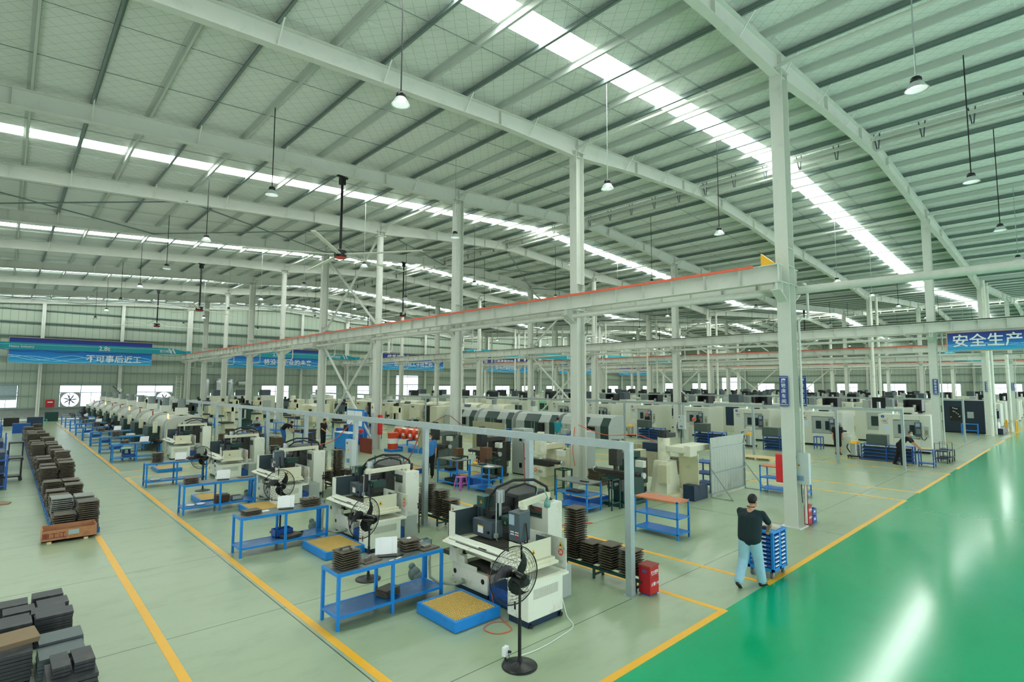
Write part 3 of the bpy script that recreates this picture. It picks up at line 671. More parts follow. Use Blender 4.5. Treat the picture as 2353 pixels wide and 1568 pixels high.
# second and further benches
zt = stack(4.2, 13.05, .852, 3, .36, .28, .014, .028, PLATE, 'low stack on the left end of the second workbench', 'bench plates', rz=.1)
block('white_glove', 4.5, 13.05, .852, .17, .09, .025, PAPER, 'white work glove beside the plates on the second workbench', 'glove', .2)
paper_stand(4.98, 13.05, .852, 'tilted stand holding white drawing sheets on the second workbench', -.4, 1)
stack(5.55, 13.05, .852, 4, .4, .3, .02, .04, PLATE, 'stack with cut blocks at the right end of the second workbench', 'bench plates')
for i in range(3): block('steel_bar', 5.44 + .1 * i, 13.05, 1.012, .05, .2, .03, mat('bright_bar', '8b8a80'), '%s short steel bar on the right-end stack of the second workbench' % ('left', 'middle', 'right')[i], 'bar', .2, 'bars on the second bench')
t = thing('plastic_crate', 'blue plastic crate on the lower shelf of the second workbench', 'crate', (4.98, 13.25, .205))
def crate_mb(sx, sy, h, w_=.012):
    return MB().b(-sx / 2, sx / 2, -sy / 2, sy / 2, 0, .01).b(-sx / 2, -sx / 2 + w_, -sy / 2, sy / 2, 0, h).b(sx / 2 - w_, sx / 2, -sy / 2, sy / 2, 0, h).b(-sx / 2, sx / 2, -sy / 2, -sy / 2 + w_, 0, h).b(-sx / 2, sx / 2, sy / 2 - w_, sy / 2, 0, h)
obj('body', crate_mb(.4, .28, .16), BLUED, t); obj('contents', MB().b(-.17, .17, -.12, .12, .01, .1), mat('clear_plastic', '8fa3c0', .3), t)
stack(5.1, 13.0, .205, 2, .4, .3, .02, .03, PLATE, 'pair on the lower shelf of the second workbench', 'bench plates', rz=.3)
block('wrench', 5.35, 13.15, .205, .24, .04, .03, DARK, 'dark wrench lying on the lower shelf of the second workbench', 'wrench', .5)
stack(4.15, 18.2, .852, 4, .34, .3, .02, .04, PLATE, 'stack on the left end of the third workbench', 'bench plates')
paper_stand(5.02, 18.2, .852, 'tilted stand holding white drawing sheets on the third workbench', -.35, 1)
stack(5.65, 18.2, .852, 1, .4, .3, .02, .02, PLATE, 'flat plate on the right end of the third workbench', 'bench plates')
stack(5.0, 18.2, .205, 8, .36, .3, .018, .026, mat('brown_plate', '5a4030', .6), 'rusty pile on the lower shelf of the third workbench', 'bench plates')
t = thing('plastic_crate', 'grey plastic crate on the lower shelf of the third workbench', 'crate', (5.42, 18.25, .205)); obj('body', crate_mb(.3, .24, .12), GREY, t); obj('contents', MB().b(-.13, .13, -.1, .1, .01, .08), GREY, t)
for i, x in enumerate((4.15, 4.42)): tag(obj('parts_dish', MB().lathe([(.001, .0), (.1, .0), (.12, .03), (.11, .03), (.09, .012), (.001, .012)], n=20), PAPER, loc=(x, 18.15, .205)), 'white dish on the lower shelf of the third workbench, %s one' % ('left', 'right')[i], 'dish')
stack(4.3, 23.8, .852, 8, .34, .3, .018, .042, PLATE, 'tall plate stack on the left end of the fourth workbench', 'bench plates')
paper_stand(5.05, 23.8, .852, 'tilted stand holding white drawing sheets on the fourth workbench', -.3, 1)
stack(5.5, 23.8, .852, 3, .4, .3, .018, .035, PLATE, 'low stack at the right end of the fourth workbench', 'bench plates')
tag(obj('parts_dish', MB().lathe([(.001, .0), (.14, .0), (.17, .03), (.16, .03), (.13, .012), (.001, .012)], n=20), PAPER, loc=(4.25, 23.75, .205)), 'white dish on the lower shelf of the fourth workbench', 'dish')
for i, y in enumerate(BY[4:]):
    w_ = ORD[i + 4]
    stack(4.4 + .2 * (i % 2), y + .3, .852, 3 + (i * 3) % 5, .36, .3, .02, .045, PLATE, 'stack on the %s workbench' % w_, 'bench plates')
    if i % 2 == 0: paper_stand(5.2, y + .3, .852, 'tilted stand holding white sheets on the %s workbench' % w_, -.3)
    else: block('cloth_bundle', 5.25, y + .3, .852, .35, .3, .12, PAPER, 'white cloth bundle on the %s workbench' % w_, 'cloth', .3, bev=.03)
    if i < 5: tag(obj('dark_fan_motor' if 0 else 'tool_tray', crate_mb(.5, .35, .1), BLUED, loc=(4.6, y + .3, .205)), 'dark tool tray on the lower shelf of the %s workbench' % w_, 'tray')
# small box with a cloth hanging on the bench end, one per grinder
for i, (x, y) in enumerate(((5.96, 8.75), (5.96, 13.42), (5.96, 18.55))):
    t = thing('scrap_bin', 'small metal box on a blue post at the end of the %s workbench' % ORD[i], 'bin', (x, y, 0))
    obj('post', MB().b(-.03, .03, -.03, .03, 0, .72), BLUE, t); obj('box', crate_mb(.18, .16, .14), GALV, t, loc=(0, 0, .72)); obj('blue_cloth', MB().sph((.09, .1, .72), .09, 10, (.8, .6, 1.2)), mat('blue_cloth', '2a8fc8', .8), t)
    tag(obj('rag_bag', MB().sph((0, 0, .14), .14, 12, (.8, 1.1, 1)).sph((.03, -.12, .1), .12, 10, (1, 1, .8)).sph((-.02, .06, .27), .07, 8), mat('rag', '5f7270', .7, 0, .6, 14, '18262a', .9, 6), loc=(x - .02, y + .32, 0)), 'knotted bag of rags on the floor at the end of the %s workbench' % ORD[i], 'bag')
    tag(obj('suction_hose', MB().tube([(x + .02, y - .02, .8), (x + .06, y - .08, .7), (x + .03, y - .1, .45), (x - .02, y - .2, .22), (x - .05, y - .5, .2), (x + .1, y - .75, .2), (x + .3, y - .8, .2), (x + .42, y - .6, .2), (x + .4, y - .35, .2)], .025, 8), mat('pale_hose', '9aa392', .5)), 'pale grey hose curled from the metal box of the %s workbench onto the platform' % ORD[i], 'hose')
# standing platforms
def platform(x, y, sx, sy, h, lb, m=BLUE, grp='operator platforms'):
    t = thing('standing_platform', lb, 'platform', (x, y, 0), 0, grp)
    fr = MB()
    for a, b2, c, d in ((0, sx, 0, .05), (0, sx, sy - .05, sy), (0, .05, .05, sy - .05), (sx - .05, sx, .05, sy - .05)): fr.b(a, b2, c, d, .01, h)
    obj('frame', fr, m, t, bevel=.004)
    gr = MB(); n = int(sx / .045); k = int(sy / .045)
    for i in range(n): gr.b(.05 + (sx - .1) * i / n, .05 + (sx - .1) * i / n + .018, .05, sy - .05, h - .035, h - .006)
    for i in range(k): gr.b(.05, sx - .05, .05 + (sy - .1) * i / k, .05 + (sy - .1) * i / k + .018, h - .035, h - .008)
    obj('grating', gr, MESHY, t); obj('pan', MB().b(.04, sx - .04, .04, sy - .04, .01, h - .06), mat('pan', '8a6c2c', .6), t); return t
platform(5.18, 6.78, .92, 1.05, .17, 'blue standing platform with yellow grating before the grinder numbered 26')
platform(5.2, 11.35, .92, 1.25, .17, 'blue standing platform with yellow grating behind the first tall plate stack')
platform(5.3, 16.3, .9, 1.3, .17, 'blue standing platform with yellow grating beyond the second workbench')
platform(4.6, 18.9, .9, 1.2, .17, 'blue standing platform half hidden beneath the third workbench')
platform(4.9, 27.0, .9, 1.3, .14, 'low platform with orange grating beside the fourth workbench')
platform(13.3, 10.75, 1.0, 1.05, .25, 'deep blue platform with orange grating behind the dark plate shelf', BLUED)
platform(12.9, 15.9, 1.1, 1.3, .28, 'deep blue platform with orange grating behind the pink stool', BLUED)
platform(12.4, 19.6, 1.0, 1.3, .2, 'deep blue platform with orange grating near the standing worker in blue', BLUED)
# ---------------- surface grinder ----------------
WARN = mat('warning_yellow', 'e8b21c', .5); 
def tri(parent, x, y, z, s, face='x'):
    P = [(-s / 2, -s * .43), (s / 2, -s * .43), (0, s * .43)]
    if face == 'x': V = [(x, y + a, z + c) for a, c in P]
    else: V = [(x + a, y, z + c) for a, c in P]
    d = Vector((-.002, 0, 0)) if face == 'x' else Vector((0, -.002, 0))
    o = obj('warning_triangle', MB().add([Vector(p) + d for p in V] + V, [(0, 1, 2), (5, 4, 3), (0, 3, 4, 1), (1, 4, 5, 2), (2, 5, 3, 0)]), WARN, parent)
    e = Vector((-.003, 0, 0)) if face == 'x' else Vector((0, -.003, 0))
    q = [Vector(p) for p in V]; c = (q[0] + q[1] + q[2]) / 3; q = [c + (p - c) * .45 + e for p in q]
    obj('black_mark', MB().add(q, [(0, 1, 2)]), BLACK, o); return o
def grinder(y0, lb, num, first=False):
    t = thing('surface_grinder', lb, 'grinding machine', (6.1, 6.14 + y0, 0), 0, 'surface grinders')
    X = lambda x: x - 6.1; Y = lambda y: y - 6.14
    def B(n, x0, x1, ya, yb, z0, z1, m, par=None, bev=.008): return obj(n, MB().b(X(x0), X(x1), Y(ya), Y(yb), z0, z1), m, par or t, bevel=bev)
    B('plinth', 6.37, 8.1, 7.42, 8.37, 0, .1, NAVY); base = MB().b(X(6.34), X(8.1), Y(7.39), Y(8.4), .09, .42).b(X(6.34), X(6.42), Y(8.05), Y(8.4), .42, .62).b(X(6.34), X(6.37), Y(7.7), Y(8.05), .42, .5).b(X(6.95), X(8.1), Y(7.39), Y(8.4), .42, .62)
    o = obj('base', base, WHITE, t, bevel=.01)
    for y in (8.32, 7.52):
        obj('vent_plug', MB().cyl((X(6.335), Y(y), .3), (X(6.345), Y(y), .3), .045, n=16), BLACK, o)
    B('way_cover', 6.42, 7.0, 7.42, 8.04, .4, .5, OILY); B('side_cover', 6.4, 7.1, 8.42, 8.8, .5, .58, DARK); B('coupling_box', 6.26, 6.42, 8.2, 8.4, .5, .74, WHITE)
    B('saddle', 6.6, 7.15, 7.2, 8.35, .56, .72, CREAM); B('table_way', 6.28, 7.0, 6.5, 8.38, .76, .84, CREAM); B('slide_way', 6.5, 6.95, 6.7, 8.2, .7, .76, OILY)
    lip = MB().prism([(X(6.33), .97), (X(6.3), .97), (X(6.27), .92), (X(6.13), .885), (X(6.1), .855), (X(6.13), .84), (X(6.34), .84)], 'y', Y(6.42), Y(8.42))
    obj('table_lip', lip, WHITE, t, bevel=.006); obj('lip_groove', MB().b(X(6.17), X(6.19), Y(6.9), Y(8.1), .888, .905).b(X(6.22), X(6.24), Y(7.3), Y(7.5), .9, .918).b(X(6.205), X(6.215), Y(6.5), Y(8.35), .88, .908), DARK, t)
    tray = MB().b(X(6.3), X(7.0), Y(6.4), Y(8.45), .78, .86).b(X(6.3), X(6.32), Y(6.75), Y(8.45), .86, .95); obj('table', tray, CREAM, t, bevel=.004)
    B('magnetic_chuck', 6.45, 6.85, 6.95, 8.05, .86, .93, OILY); 
    ch = MB()
    for i in range(22): ch.b(X(6.46), X(6.84), Y(6.97) + .049 * i, Y(6.97) + .049 * i + .012, .93, .934)
    obj('chuck_slots', ch, mat('bright_slot', '6a6a60', .4, .5), t)
    gl = MB().b(X(6.28), X(7.0), Y(8.45), Y(8.47), .86, 1.37).b(X(6.28), X(6.3), Y(8.28), Y(8.47), .86, 1.37); o = obj('left_guard', gl, WHITE, t); obj('guard_lining', MB().b(X(6.305), X(6.98), Y(8.435), Y(8.448), .88, 1.36).b(X(6.96), X(6.98), Y(8.15), Y(8.44), .88, 1.36).b(X(6.302), X(6.306), Y(8.282), Y(8.44), .88, 1.36), SLATE, o)
    gr = MB().b(X(6.28), X(6.98), Y(6.48), Y(6.5), .8, 1.16).b(X(6.28), X(6.3), Y(6.48), Y(6.78), .8, 1.16); o = obj('right_guard', gr, CREAM, t); obj('guard_lining', MB().b(X(6.31), X(6.96), Y(6.502), Y(6.51), .86, 1.15).b(X(6.94), X(6.96), Y(6.5), Y(6.8), .86, 1.15), SLATE, o); tri(t, X(6.55), Y(6.478), 1.0, .1, 'y')
    obj('guard_foot', MB().b(X(6.24), X(7.02), Y(6.34), Y(6.5), .76, .81), CREAM, t, bevel=.006)
    SG = mat('splash_guard', 'd6dad0', .45, 0, .05, 3, '30363a', .8, 3.2)
    gb = MB().b(X(7.14), X(7.16), Y(8.55), Y(9.55), .68, 1.2); obj('rear_guard', gb, SG, t); tri(t, X(7.138), Y(9.47), 1.12, .09)
    gb = MB().b(X(7.14), X(7.16), Y(6.28), Y(7.38), .62, 1.14).b(X(7.1), X(7.14), Y(6.28), Y(7.4), .6, .64); o = obj('rear_guard', gb, SG, t); tri(t, X(7.138), Y(6.4), 1.03, .1)
    obj('number_disc', MB().cyl((X(7.136), Y(6.4), .9), (X(7.14), Y(6.4), .9), .058, n=24), mat('red_disc', 'e0604c', .5), o)
    text('number', num, PAPER, .075, o, (X(7.134), Y(6.4), .9), RXX, ext=.001)
    col = MB().b(X(7.42), X(8.25), Y(7.75), Y(8.75), 0, 1.62); obj('column', col, mat('column_grey', '3a3d3c', .5, 0, .15, 4, '6a5a48', .5, 2), t, bevel=.02)
    obj('column_bellows', MB().b(X(7.36), X(7.42), Y(7.85), Y(8.35), .55, 1.55), BLACK, t)
    hd = MB().b(X(6.62), X(6.9), Y(7.62), Y(8.16), .95, 1.25); o = obj('wheel_guard', hd, SLATE, t, bevel=.01)
    obj('paper_label', MB().b(X(6.612), X(6.619), Y(7.85), Y(8.0), 1.02, 1.15), PAPER, o); obj('label_band', MB().b(X(6.608), X(6.612), Y(7.85), Y(8.0), 1.135, 1.155), WARN, o); obj('knob', MB().cyl((X(6.59), Y(7.7), 1.06), (X(6.62), Y(7.7), 1.06), .025, n=10), BLACK, o)
    obj('spindle_head', MB().b(X(6.86), X(7.45), Y(7.68), Y(8.1), .98, 1.3).cyl((X(6.8), Y(7.9), 1.32), (X(7.3), Y(7.9), 1.32), .09, n=14), OILY if not first else DARK, t)
    o = obj('terminal_box', MB().b(X(6.75), X(7.0), Y(7.98), Y(8.2), 1.42, 1.64), GREEN, t, bevel=.006); tri(o, X(6.748), Y(8.07), 1.54, .07)
    obj('box_bracket', MB().cyl((X(6.86), Y(8.12), 1.22), (X(6.86), Y(8.12), 1.45), .012).cyl((X(6.82), Y(8.2), 1.2), (X(6.82), Y(8.2), 1.4), .012).sph((X(6.75), Y(8.24), 1.42), .045), DARK, t)
    obj('spindle_cover', MB().b(X(6.9), X(7.25), Y(7.45), Y(7.7), 1.16, 1.32), GREEN, t, bevel=.006); tri(t, X(6.898), Y(7.56), 1.22, .06)
    mt = MB().cyl((X(6.95), Y(7.75), 1.55), (X(6.95), Y(7.75), 1.78), .075, n=18).cyl((X(6.95), Y(7.75), 1.3), (X(6.95), Y(7.75), 1.55), .03, n=10)
    for i in range(14):
        a = 2 * PI * i / 14; mt.c(X(6.95) + .078 * math.cos(a), Y(7.75) + .078 * math.sin(a), 1.66, .012, .006, .2, a)
    obj('lift_motor', mt, ALU, t)
    obj('hose', MB().tube([(X(6.85), Y(7.95), .95), (X(6.82), Y(7.97), 1.3), (X(6.85), Y(7.98), 1.6), (X(7.0), Y(7.9), 1.8), (X(7.3), Y(7.75), 1.92), (X(7.7), Y(7.6), 1.9), (X(7.95), Y(7.5), 1.75), (X(8.0), Y(7.45), 1.5)], .028, 10), RUBBER, t)
    obj('hose', MB().tube([(X(6.95), Y(7.8), 1.3), (X(7.0), Y(7.85), 1.6), (X(7.2), Y(7.75), 1.78), (X(7.5), Y(7.65), 1.84), (X(7.75), Y(7.6), 1.75), (X(7.8), Y(7.6), 1.5)], .022, 8), RUBBER, t)
    obj('hose', MB().tube([(X(7.1), Y(7.6), 1.3), (X(7.1), Y(7.45), 1.5), (X(7.3), Y(7.4), 1.6), (X(7.5), Y(7.4), 1.4)], .018, 8), RUBBER, t)
    obj('coolant_pipe', MB().tube([(X(6.72), Y(7.6), 1.6), (X(6.7), Y(7.58), 1.3), (X(6.68), Y(7.56), .98), (X(6.72), Y(7.54), .9)], .012, 6).b(X(6.66), X(6.72), Y(7.54), Y(7.6), .98, 1.06), GALV, t)
    cab = MB().b(X(7.68), X(8.08), Y(7.2), Y(7.78), .15, 1.5); obj('electrical_cabinet', cab, WHITE, t, bevel=.012)
    o = obj('name_plate', MB().b(X(7.672), X(7.68), Y(7.36), Y(7.7), 1.2, 1.4), mat('plate_grey', '4e5a54', .4), t)
    if first:
        text('lettering', 'CHEVALIER', mat('letter_red', 'a8453c'), .075, o, (X(7.668), Y(7.53), 1.35), RXX, ext=.001, sx=.85); text('lettering', 'FSG-2040ADIII', mat('letter_grey', '222a26'), .055, o, (X(7.668), Y(7.53), 1.26), RXX, ext=.001, sx=.85)
        o = obj('gooseneck_lamp', MB().tube([(X(7.2), Y(7.05), 1.74), (X(7.25), Y(7.05), 1.88), (X(7.35), Y(7.0), 1.86), (X(7.4), Y(6.95), 1.7)], .01, 6).lathe([(.02, .09), (.06, .0), (.055, -.08), (.02, -.1)], (X(7.42), Y(6.98), 1.6), 14), mat('green_glass', '6fa79c', .2), t)
        obj('cable_coil', MB().tube([(X(7.9) + .1 * math.cos(a), Y(7.45) + .13 * math.sin(a), 1.53 + .01 * (a % 1)) for a in [i * .5 for i in range(28)]], .008, 5), BLACK, t)
    arm = MB().beam((X(7.9), Y(7.4), 1.62), (X(6.55), Y(6.78) if first else Y(7.2), 1.72 if first else 1.62), .09, .1).cyl((X(7.85), Y(7.4), 1.5), (X(7.85), Y(7.4), 1.6), .06)
    ya = 6.78 if first else 7.2
    arm.cyl((X(6.6), Y(ya - .02), 1.64), (X(6.6), Y(ya - .02), 1.7), .07, n=16); obj('panel_arm', arm, CREAM, t, bevel=.008)
    if first or num in ('24',):
        yp = 6.62 if first else 7.0
        pn = MB().prism([(X(6.38), 1.14), (X(6.36), 1.62), (X(6.62), 1.64), (X(6.62), 1.16)], 'y', Y(yp), Y(yp + .27)); o = obj('control_panel', pn, SLATE, t, bevel=.012)
        obj('screen', MB().c(X(6.36), Y(yp + .18), 1.5, .006, .13, .17), mat('lcd', '9fb4c8', .2), o)
        bt = MB()
        for i in range(4):
            for j in range(3): bt.b(X(6.368), X(6.376), Y(yp + .03 + .03 * j + .11 * (i > 1)), Y(yp + .048 + .03 * j + .11 * (i > 1)), 1.25 + .04 * (i % 2), 1.27 + .04 * (i % 2))
        obj('keys', bt, PAPER, o); obj('stop_button', MB().cyl((X(6.35), Y(yp + .06), 1.24), (X(6.375), Y(yp + .06), 1.24), .022), RED, o)
        obj('cable_loop', MB().tube([(X(6.5), Y(yp - .02), 1.45), (X(6.5), Y(yp - .06), 1.2), (X(6.52), Y(yp - .02), 1.1), (X(6.55), Y(yp + .08), 1.12), (X(6.56), Y(yp + .1), 1.25)], .014, 6), RUBBER, t)
    else:
        obj('panel_pendant', MB().b(X(6.55), X(6.62), Y(7.2), Y(7.28), 1.15, 1.6), BLACK, t); obj('cable_loop', MB().tube([(X(6.58), Y(7.2), 1.15), (X(6.56), Y(7.18), .95), (X(6.58), Y(7.25), .9), (X(6.6), Y(7.28), 1.15)], .014, 6), RUBBER, t)
    # coolant tank cabinet
    tk = MB().b(X(6.1), X(6.9), Y(6.14), Y(6.62), .1, .63); o = obj('coolant_cabinet', tk, WHITE, t, bevel=.012)
    obj('drain_tray', MB().b(X(6.1), X(7.05), Y(6.14), Y(6.16), .63, .665).b(X(6.1), X(7.05), Y(6.8), Y(6.82), .63, .665).b(X(6.1), X(6.12), Y(6.16), Y(6.8), .63, .665).b(X(7.03), X(7.05), Y(6.16), Y(6.8), .63, .665).b(X(6.12), X(7.03), Y(6.16), Y(6.8), .62, .64), WHITE, t)
    vs_ = MB()
    for i in range(24):
        for j in range(9): vs_.c(X(6.22) + .024 * i, Y(6.138), .42 + .017 * j, .012, .004, .006, 0, 0, .5)
    obj('louvres', vs_, mat('vent_shadow', '4a4c44', .7), o); obj('handle', MB().b(X(6.09), X(6.1), Y(6.42), Y(6.45), .22, .34), BLACK, o)
    obj('tank_plinth', MB().b(X(6.12), X(6.88), Y(6.16), Y(6.6), 0, .1), NAVY, t)
    for x, y in ((6.16, 6.16), (6.84, 6.16)): obj('castor', MB().cyl((X(x), Y(y) - .04, .04), (X(x), Y(y) + .0, .04), .035, n=12), BLACK, t)
    B('sump', 6.35, 7.4, 6.64, 7.36, .02, .3, BLUED)
    B('pump_unit', 7.3, 7.65, 6.6, 7.2, 0, .55, GREY)
    obj('lubricator', MB().b(X(6.3), X(6.42), Y(7.12), Y(7.26), .6, .72).cyl((X(6.3), Y(7.19), .66), (X(6.26), Y(7.19), .66), .035), GREY, t)
    return t
grinder(0, 'white surface grinder with red number 26 disc, nearest the camera', '26', True)
for d, n_, lb in ((5.0, '25', 'white surface grinder behind the second workbench, second of the grinder row'), (10.7, '24', 'white surface grinder with slate control panel, third of the grinder row'), (16.6, '23', 'white surface grinder, fourth of the row, with a stained black back plate'), (24.6, '22', 'white surface grinder beyond the cross lane, last of the grinder row')):
    grinder(d, lb, n_)
# ---------------- pedestal fans ----------------
def fan_proto(H=1.14):
    t = thing('pedestal_fan', '', 'fan')
    obj('base', MB().lathe([(.001, .07), (.03, .065), (.05, .05), (.2, .022), (.24, .012), (.24, 0), (.001, 0)], n=32), BLACK, t)
    obj('pole', MB().cyl((0, 0, .05), (0, 0, .62), .024, n=14).cyl((0, 0, .6), (0, 0, H - .08), .018, n=14).cyl((0, 0, .06), (0, 0, .12), .035, .03), BLACK, t)
    obj('tilt_bracket', MB().c(0, 0, H - .06, .05, .07, .12), BLACK, t)
    mo = MB().cyl((0, -.12, H), (0, .09, H), .085, n=24).cyl((0, -.17, H), (0, -.12, H), .05, .08, n=24); o = obj('motor', mo, mat('gloss_black', '0c0e10', .18), t); obj('badge', MB().cyl((.05, -.155, H + .02), (.052, -.16, H + .02), .02), mat('badge', '5a8fc0'), o)
    cg = MB(); n = 48; yc = .14; R0 = .39
    ring = lambda r, y, th: cg.tube([(r * math.cos(2 * PI * i / n), y, H + r * math.sin(2 * PI * i / n)) for i in range(n)], th, 5, True)
    ring(R0, yc, .009)
    for r, dy in ((.1, .085), (.15, .082), (.2, .075), (.25, .064), (.3, .05), (.34, .035), (.37, .02)): ring(r, yc + dy, .0022); ring(r, yc - dy, .0022)
    for i in range(24):
        a = 2 * PI * i / 24
        for s in (-1, 1): cg.tube([(r * math.cos(a), yc + s * dy, H + r * math.sin(a)) for r, dy in ((.06, .088), (.2, .075), (.3, .05), (.39, .0))], .0013, 3)
    obj('cage', cg, BLACK, t)
    obj('hub', MB().cyl((0, .09, H), (0, .17, H), .045, n=16), BLACK, t)
    for k in range(3):
        a0 = 2 * PI * k / 3 + .35; P = []; Q = []
        for i in range(9):
            u = i / 8; a = a0 + u * u * .95; r = .04 + .32 * u; wd = .085 * math.sin(PI * min(1, u * .82 + .18)) + .004
            P.append((r * math.cos(a - wd / max(r, .1)), yc + .02 * (1 - u), H + r * math.sin(a - wd / max(r, .1)))); Q.append((r * math.cos(a + wd / max(r, .1)), yc - .02 * (1 - u) - .005, H + r * math.sin(a + wd / max(r, .1))))
        bl = MB(); bl.add(P + Q + [(x, y + .006, z) for x, y, z in P] + [(x, y + .006, z) for x, y, z in Q], [(i, i + 1, 10 + i, 9 + i) for i in range(8)] + [(27 + i, 28 + i, 19 + i, 18 + i) for i in range(8)], True)
        obj('blade', bl, BLACK, t)
    return t
fp = fan_proto(); first = True
for x, y, rz, lb in ((5.26, 5.46, -.17, 'black pedestal fan standing alone in front, nearest the camera'), (5.35, 9.78, .25, 'black pedestal fan behind the first workbench'), (5.35, 14.4, .0, 'black pedestal fan behind the second workbench'), (5.3, 21.6, .4, 'black pedestal fan under the fourth workbench end'), (5.16, 28.7, .9, 'black pedestal fan in the cross lane turned sideways'), (5.0, 42.5, -.4, 'black pedestal fan among the rounded lathes, nearer one'), (4.9, 58.0, -.4, 'black pedestal fan among the rounded lathes, farther one'), (35.2, 9.9, .6, 'black pedestal fan between the machining centres numbered 1 and 2'), (30.8, 17.6, .3, 'black pedestal fan before the fourth machining centre'), (31.1, 22.2, .2, 'black pedestal fan before the fifth machining centre'), (20.5, 31.0, .5, 'black pedestal fan beside the cream lathes'), (23.3, 40.0, 1, 'black pedestal fan near the worker at the cream lathes')):
    if first: fp.location = (x, y, 0); fp.rotation_euler = (0, 0, rz); fp['label'] = lb; fp['group'] = 'pedestal fans'; first = False
    else: dup(fp, (x, y, 0), rz, lb, 'pedestal fans')
# cords in front
def cord(name, pts, r, m, lb, cat='cord'): return tag(obj(name, MB().tube(pts, r, 6), m), lb, cat)
def smooth(P, k=6):
    P = [Vector(p) for p in P]; out = []
    for i in range(len(P) - 1):
        a = P[max(i - 1, 0)]; b2 = P[i]; c = P[i + 1]; d = P[min(i + 2, len(P) - 1)]
        for j in range(k):
            t2 = j / k; out.append(.5 * ((2 * b2) + (c - a) * t2 + (2 * a - 5 * b2 + 4 * c - d) * t2 ** 2 + (3 * b2 - a - 3 * c + d) * t2 ** 3))
    return out + [P[-1]]
cord('air_hose', smooth([(6.32, 7.36, .5), (6.25, 7.2, .3), (6.15, 7.0, .1), (6.1, 6.85, .02), (6.0, 6.55, .012), (5.9, 6.3, .012), (5.65, 6.35, .012), (5.6, 6.6, .012), (5.85, 6.7, .012), (6.05, 6.55, .012)]), .007, ORANGE, 'coiled orange air hose on the floor before the front grinder', 'hose')
cord('extension_cable', smooth([(6.86, 6.12, .3), (6.84, 6.0, .05), (6.7, 5.75, .01), (6.3, 5.65, .01), (5.8, 5.6, .01), (5.45, 5.62, .02)]), .006, PAPER, 'white power cord on the floor behind the front pedestal fan')
t = thing('power_strip', 'white square socket box hanging behind the pole of the front fan', 'socket', (5.24, 5.72, 0), .3); obj('box', MB().b(-.05, .05, -.03, .03, .05, .17), PAPER, t, bevel=.006); obj('plug', MB().cyl((.03, -.03, .1), (.03, -.07, .1), .018), BLACK, t); obj('bracket', MB().b(-.01, .01, -.01, .01, 0, .05), BLACK, t)
cord('extension_cable', smooth([(5.26, 5.68, .1), (5.22, 5.6, .02), (5.24, 5.55, .01), (5.27, 5.5, .03)]), .005, BLACK, 'black cord from the socket box to the front fan base')
# ---------------- plate racks behind the grinders ----------------
def rack(y0, y1, lb):
    t = thing('plate_rack', lb, 'rack', (8.75, 0, 0), 0, 'low plate racks')
    for x in (-.14, .14): obj('rail', MB().b(x - .025, x + .025, y0, y1, .19, .24), GREEN, t)
    y = y0 + .15
    while y < y1:
        for x in (-.14, .14): obj('leg', MB().b(x - .02, x + .02, y - .02, y + .02, 0, .19), GREEN, t)
        obj('foot_bar', MB().b(-.14, .14, y - .02, y + .02, .06, .09), GREEN, t); y += .95
rack(5.75, 8.9, 'dark green low rack carrying plate stacks behind the front grinder'); rack(11.0, 14.0, 'dark green low rack carrying plate stacks behind the second grinder'); rack(16.9, 20.2, 'dark green low rack carrying plate stacks behind the third grinder'); rack(22.3, 25.6, 'dark green low rack carrying plate stacks behind the fourth grinder')
BR = mat('brown_top', '8a5a44', .6)
for i, (y, n, lb) in enumerate(((7.42, 22, 'tall plate stack behind the front grinder'), (7.0, 9, 'short rusty-topped plate stack behind the front grinder'), (6.55, 10, 'third stack from the left behind the front grinder'), (6.08, 10, 'stack beside the grey post and red box'), (8.75, 20, 'stack behind the column of the front grinder'),
    (13.35, 8, 'shortest stack behind the second grinder'), (12.78, 17, 'tall stack left of the grey post behind the second grinder'), (12.15, 15, 'stack right of the grey post behind the second grinder'), (11.7, 11, 'short stack nearest the second grinder cabinet'),
    (19.75, 22, 'tall stack left behind the third grinder'), (19.2, 8, 'low stack left behind the third grinder'), (18.35, 26, 'tallest stack behind the third grinder'), (17.75, 13, 'medium stack behind the third grinder'), (17.3, 14, 'stack under the hanging grey switch box'), (24.5, 18, 'stack behind the fourth grinder'), (23.6, 16, 'right stack behind the fourth grinder'))):
    stack(8.75, y, .24, n, .36, .32, .016, .046, PLATE, lb, 'racked plates')
# grey switch boxes on the frame posts
def switch_box(x, y, z, lb, par_h=.82):
    t = thing('switch_box', lb, 'switch box', (x, y, z)); obj('case', MB().b(-.16, .0, -.22, .22, 0, par_h), mat('pale_grey', 'c2cccb', .4, 0, .03), t, bevel=.008)
    obj('isolator', MB().b(-.166, -.16, .08, .14, par_h - .15, par_h - .08), BLACK, t); tri(t, -.162, .02, par_h * .62, .09); obj('socket', MB().b(-.2, -.16, -.08, .06, .1, .22), mat('socket_blue', '6f93ad'), t)
    obj('cable', MB().tube([(-.08, 0, 0), (-.09, 0, -.2), (-.05, 0, -.5)], .012, 6), BLACK, t); return t
switch_box(8.35, 16.44, 1.15, 'pale grey switch box with blue socket on the frame behind the third grinder'); switch_box(29.6, 16.8, 1.15, 'pale grey switch box on the frame before the machining centre numbered 4')
switch_box(15.45, 5.35, 1.2, 'pale grey switch box on the front column').location = (15.75, 5.45, 1.15); switch_box(8.36, 35.8, 1.15, 'pale grey switch box far along the frame behind the grinders')
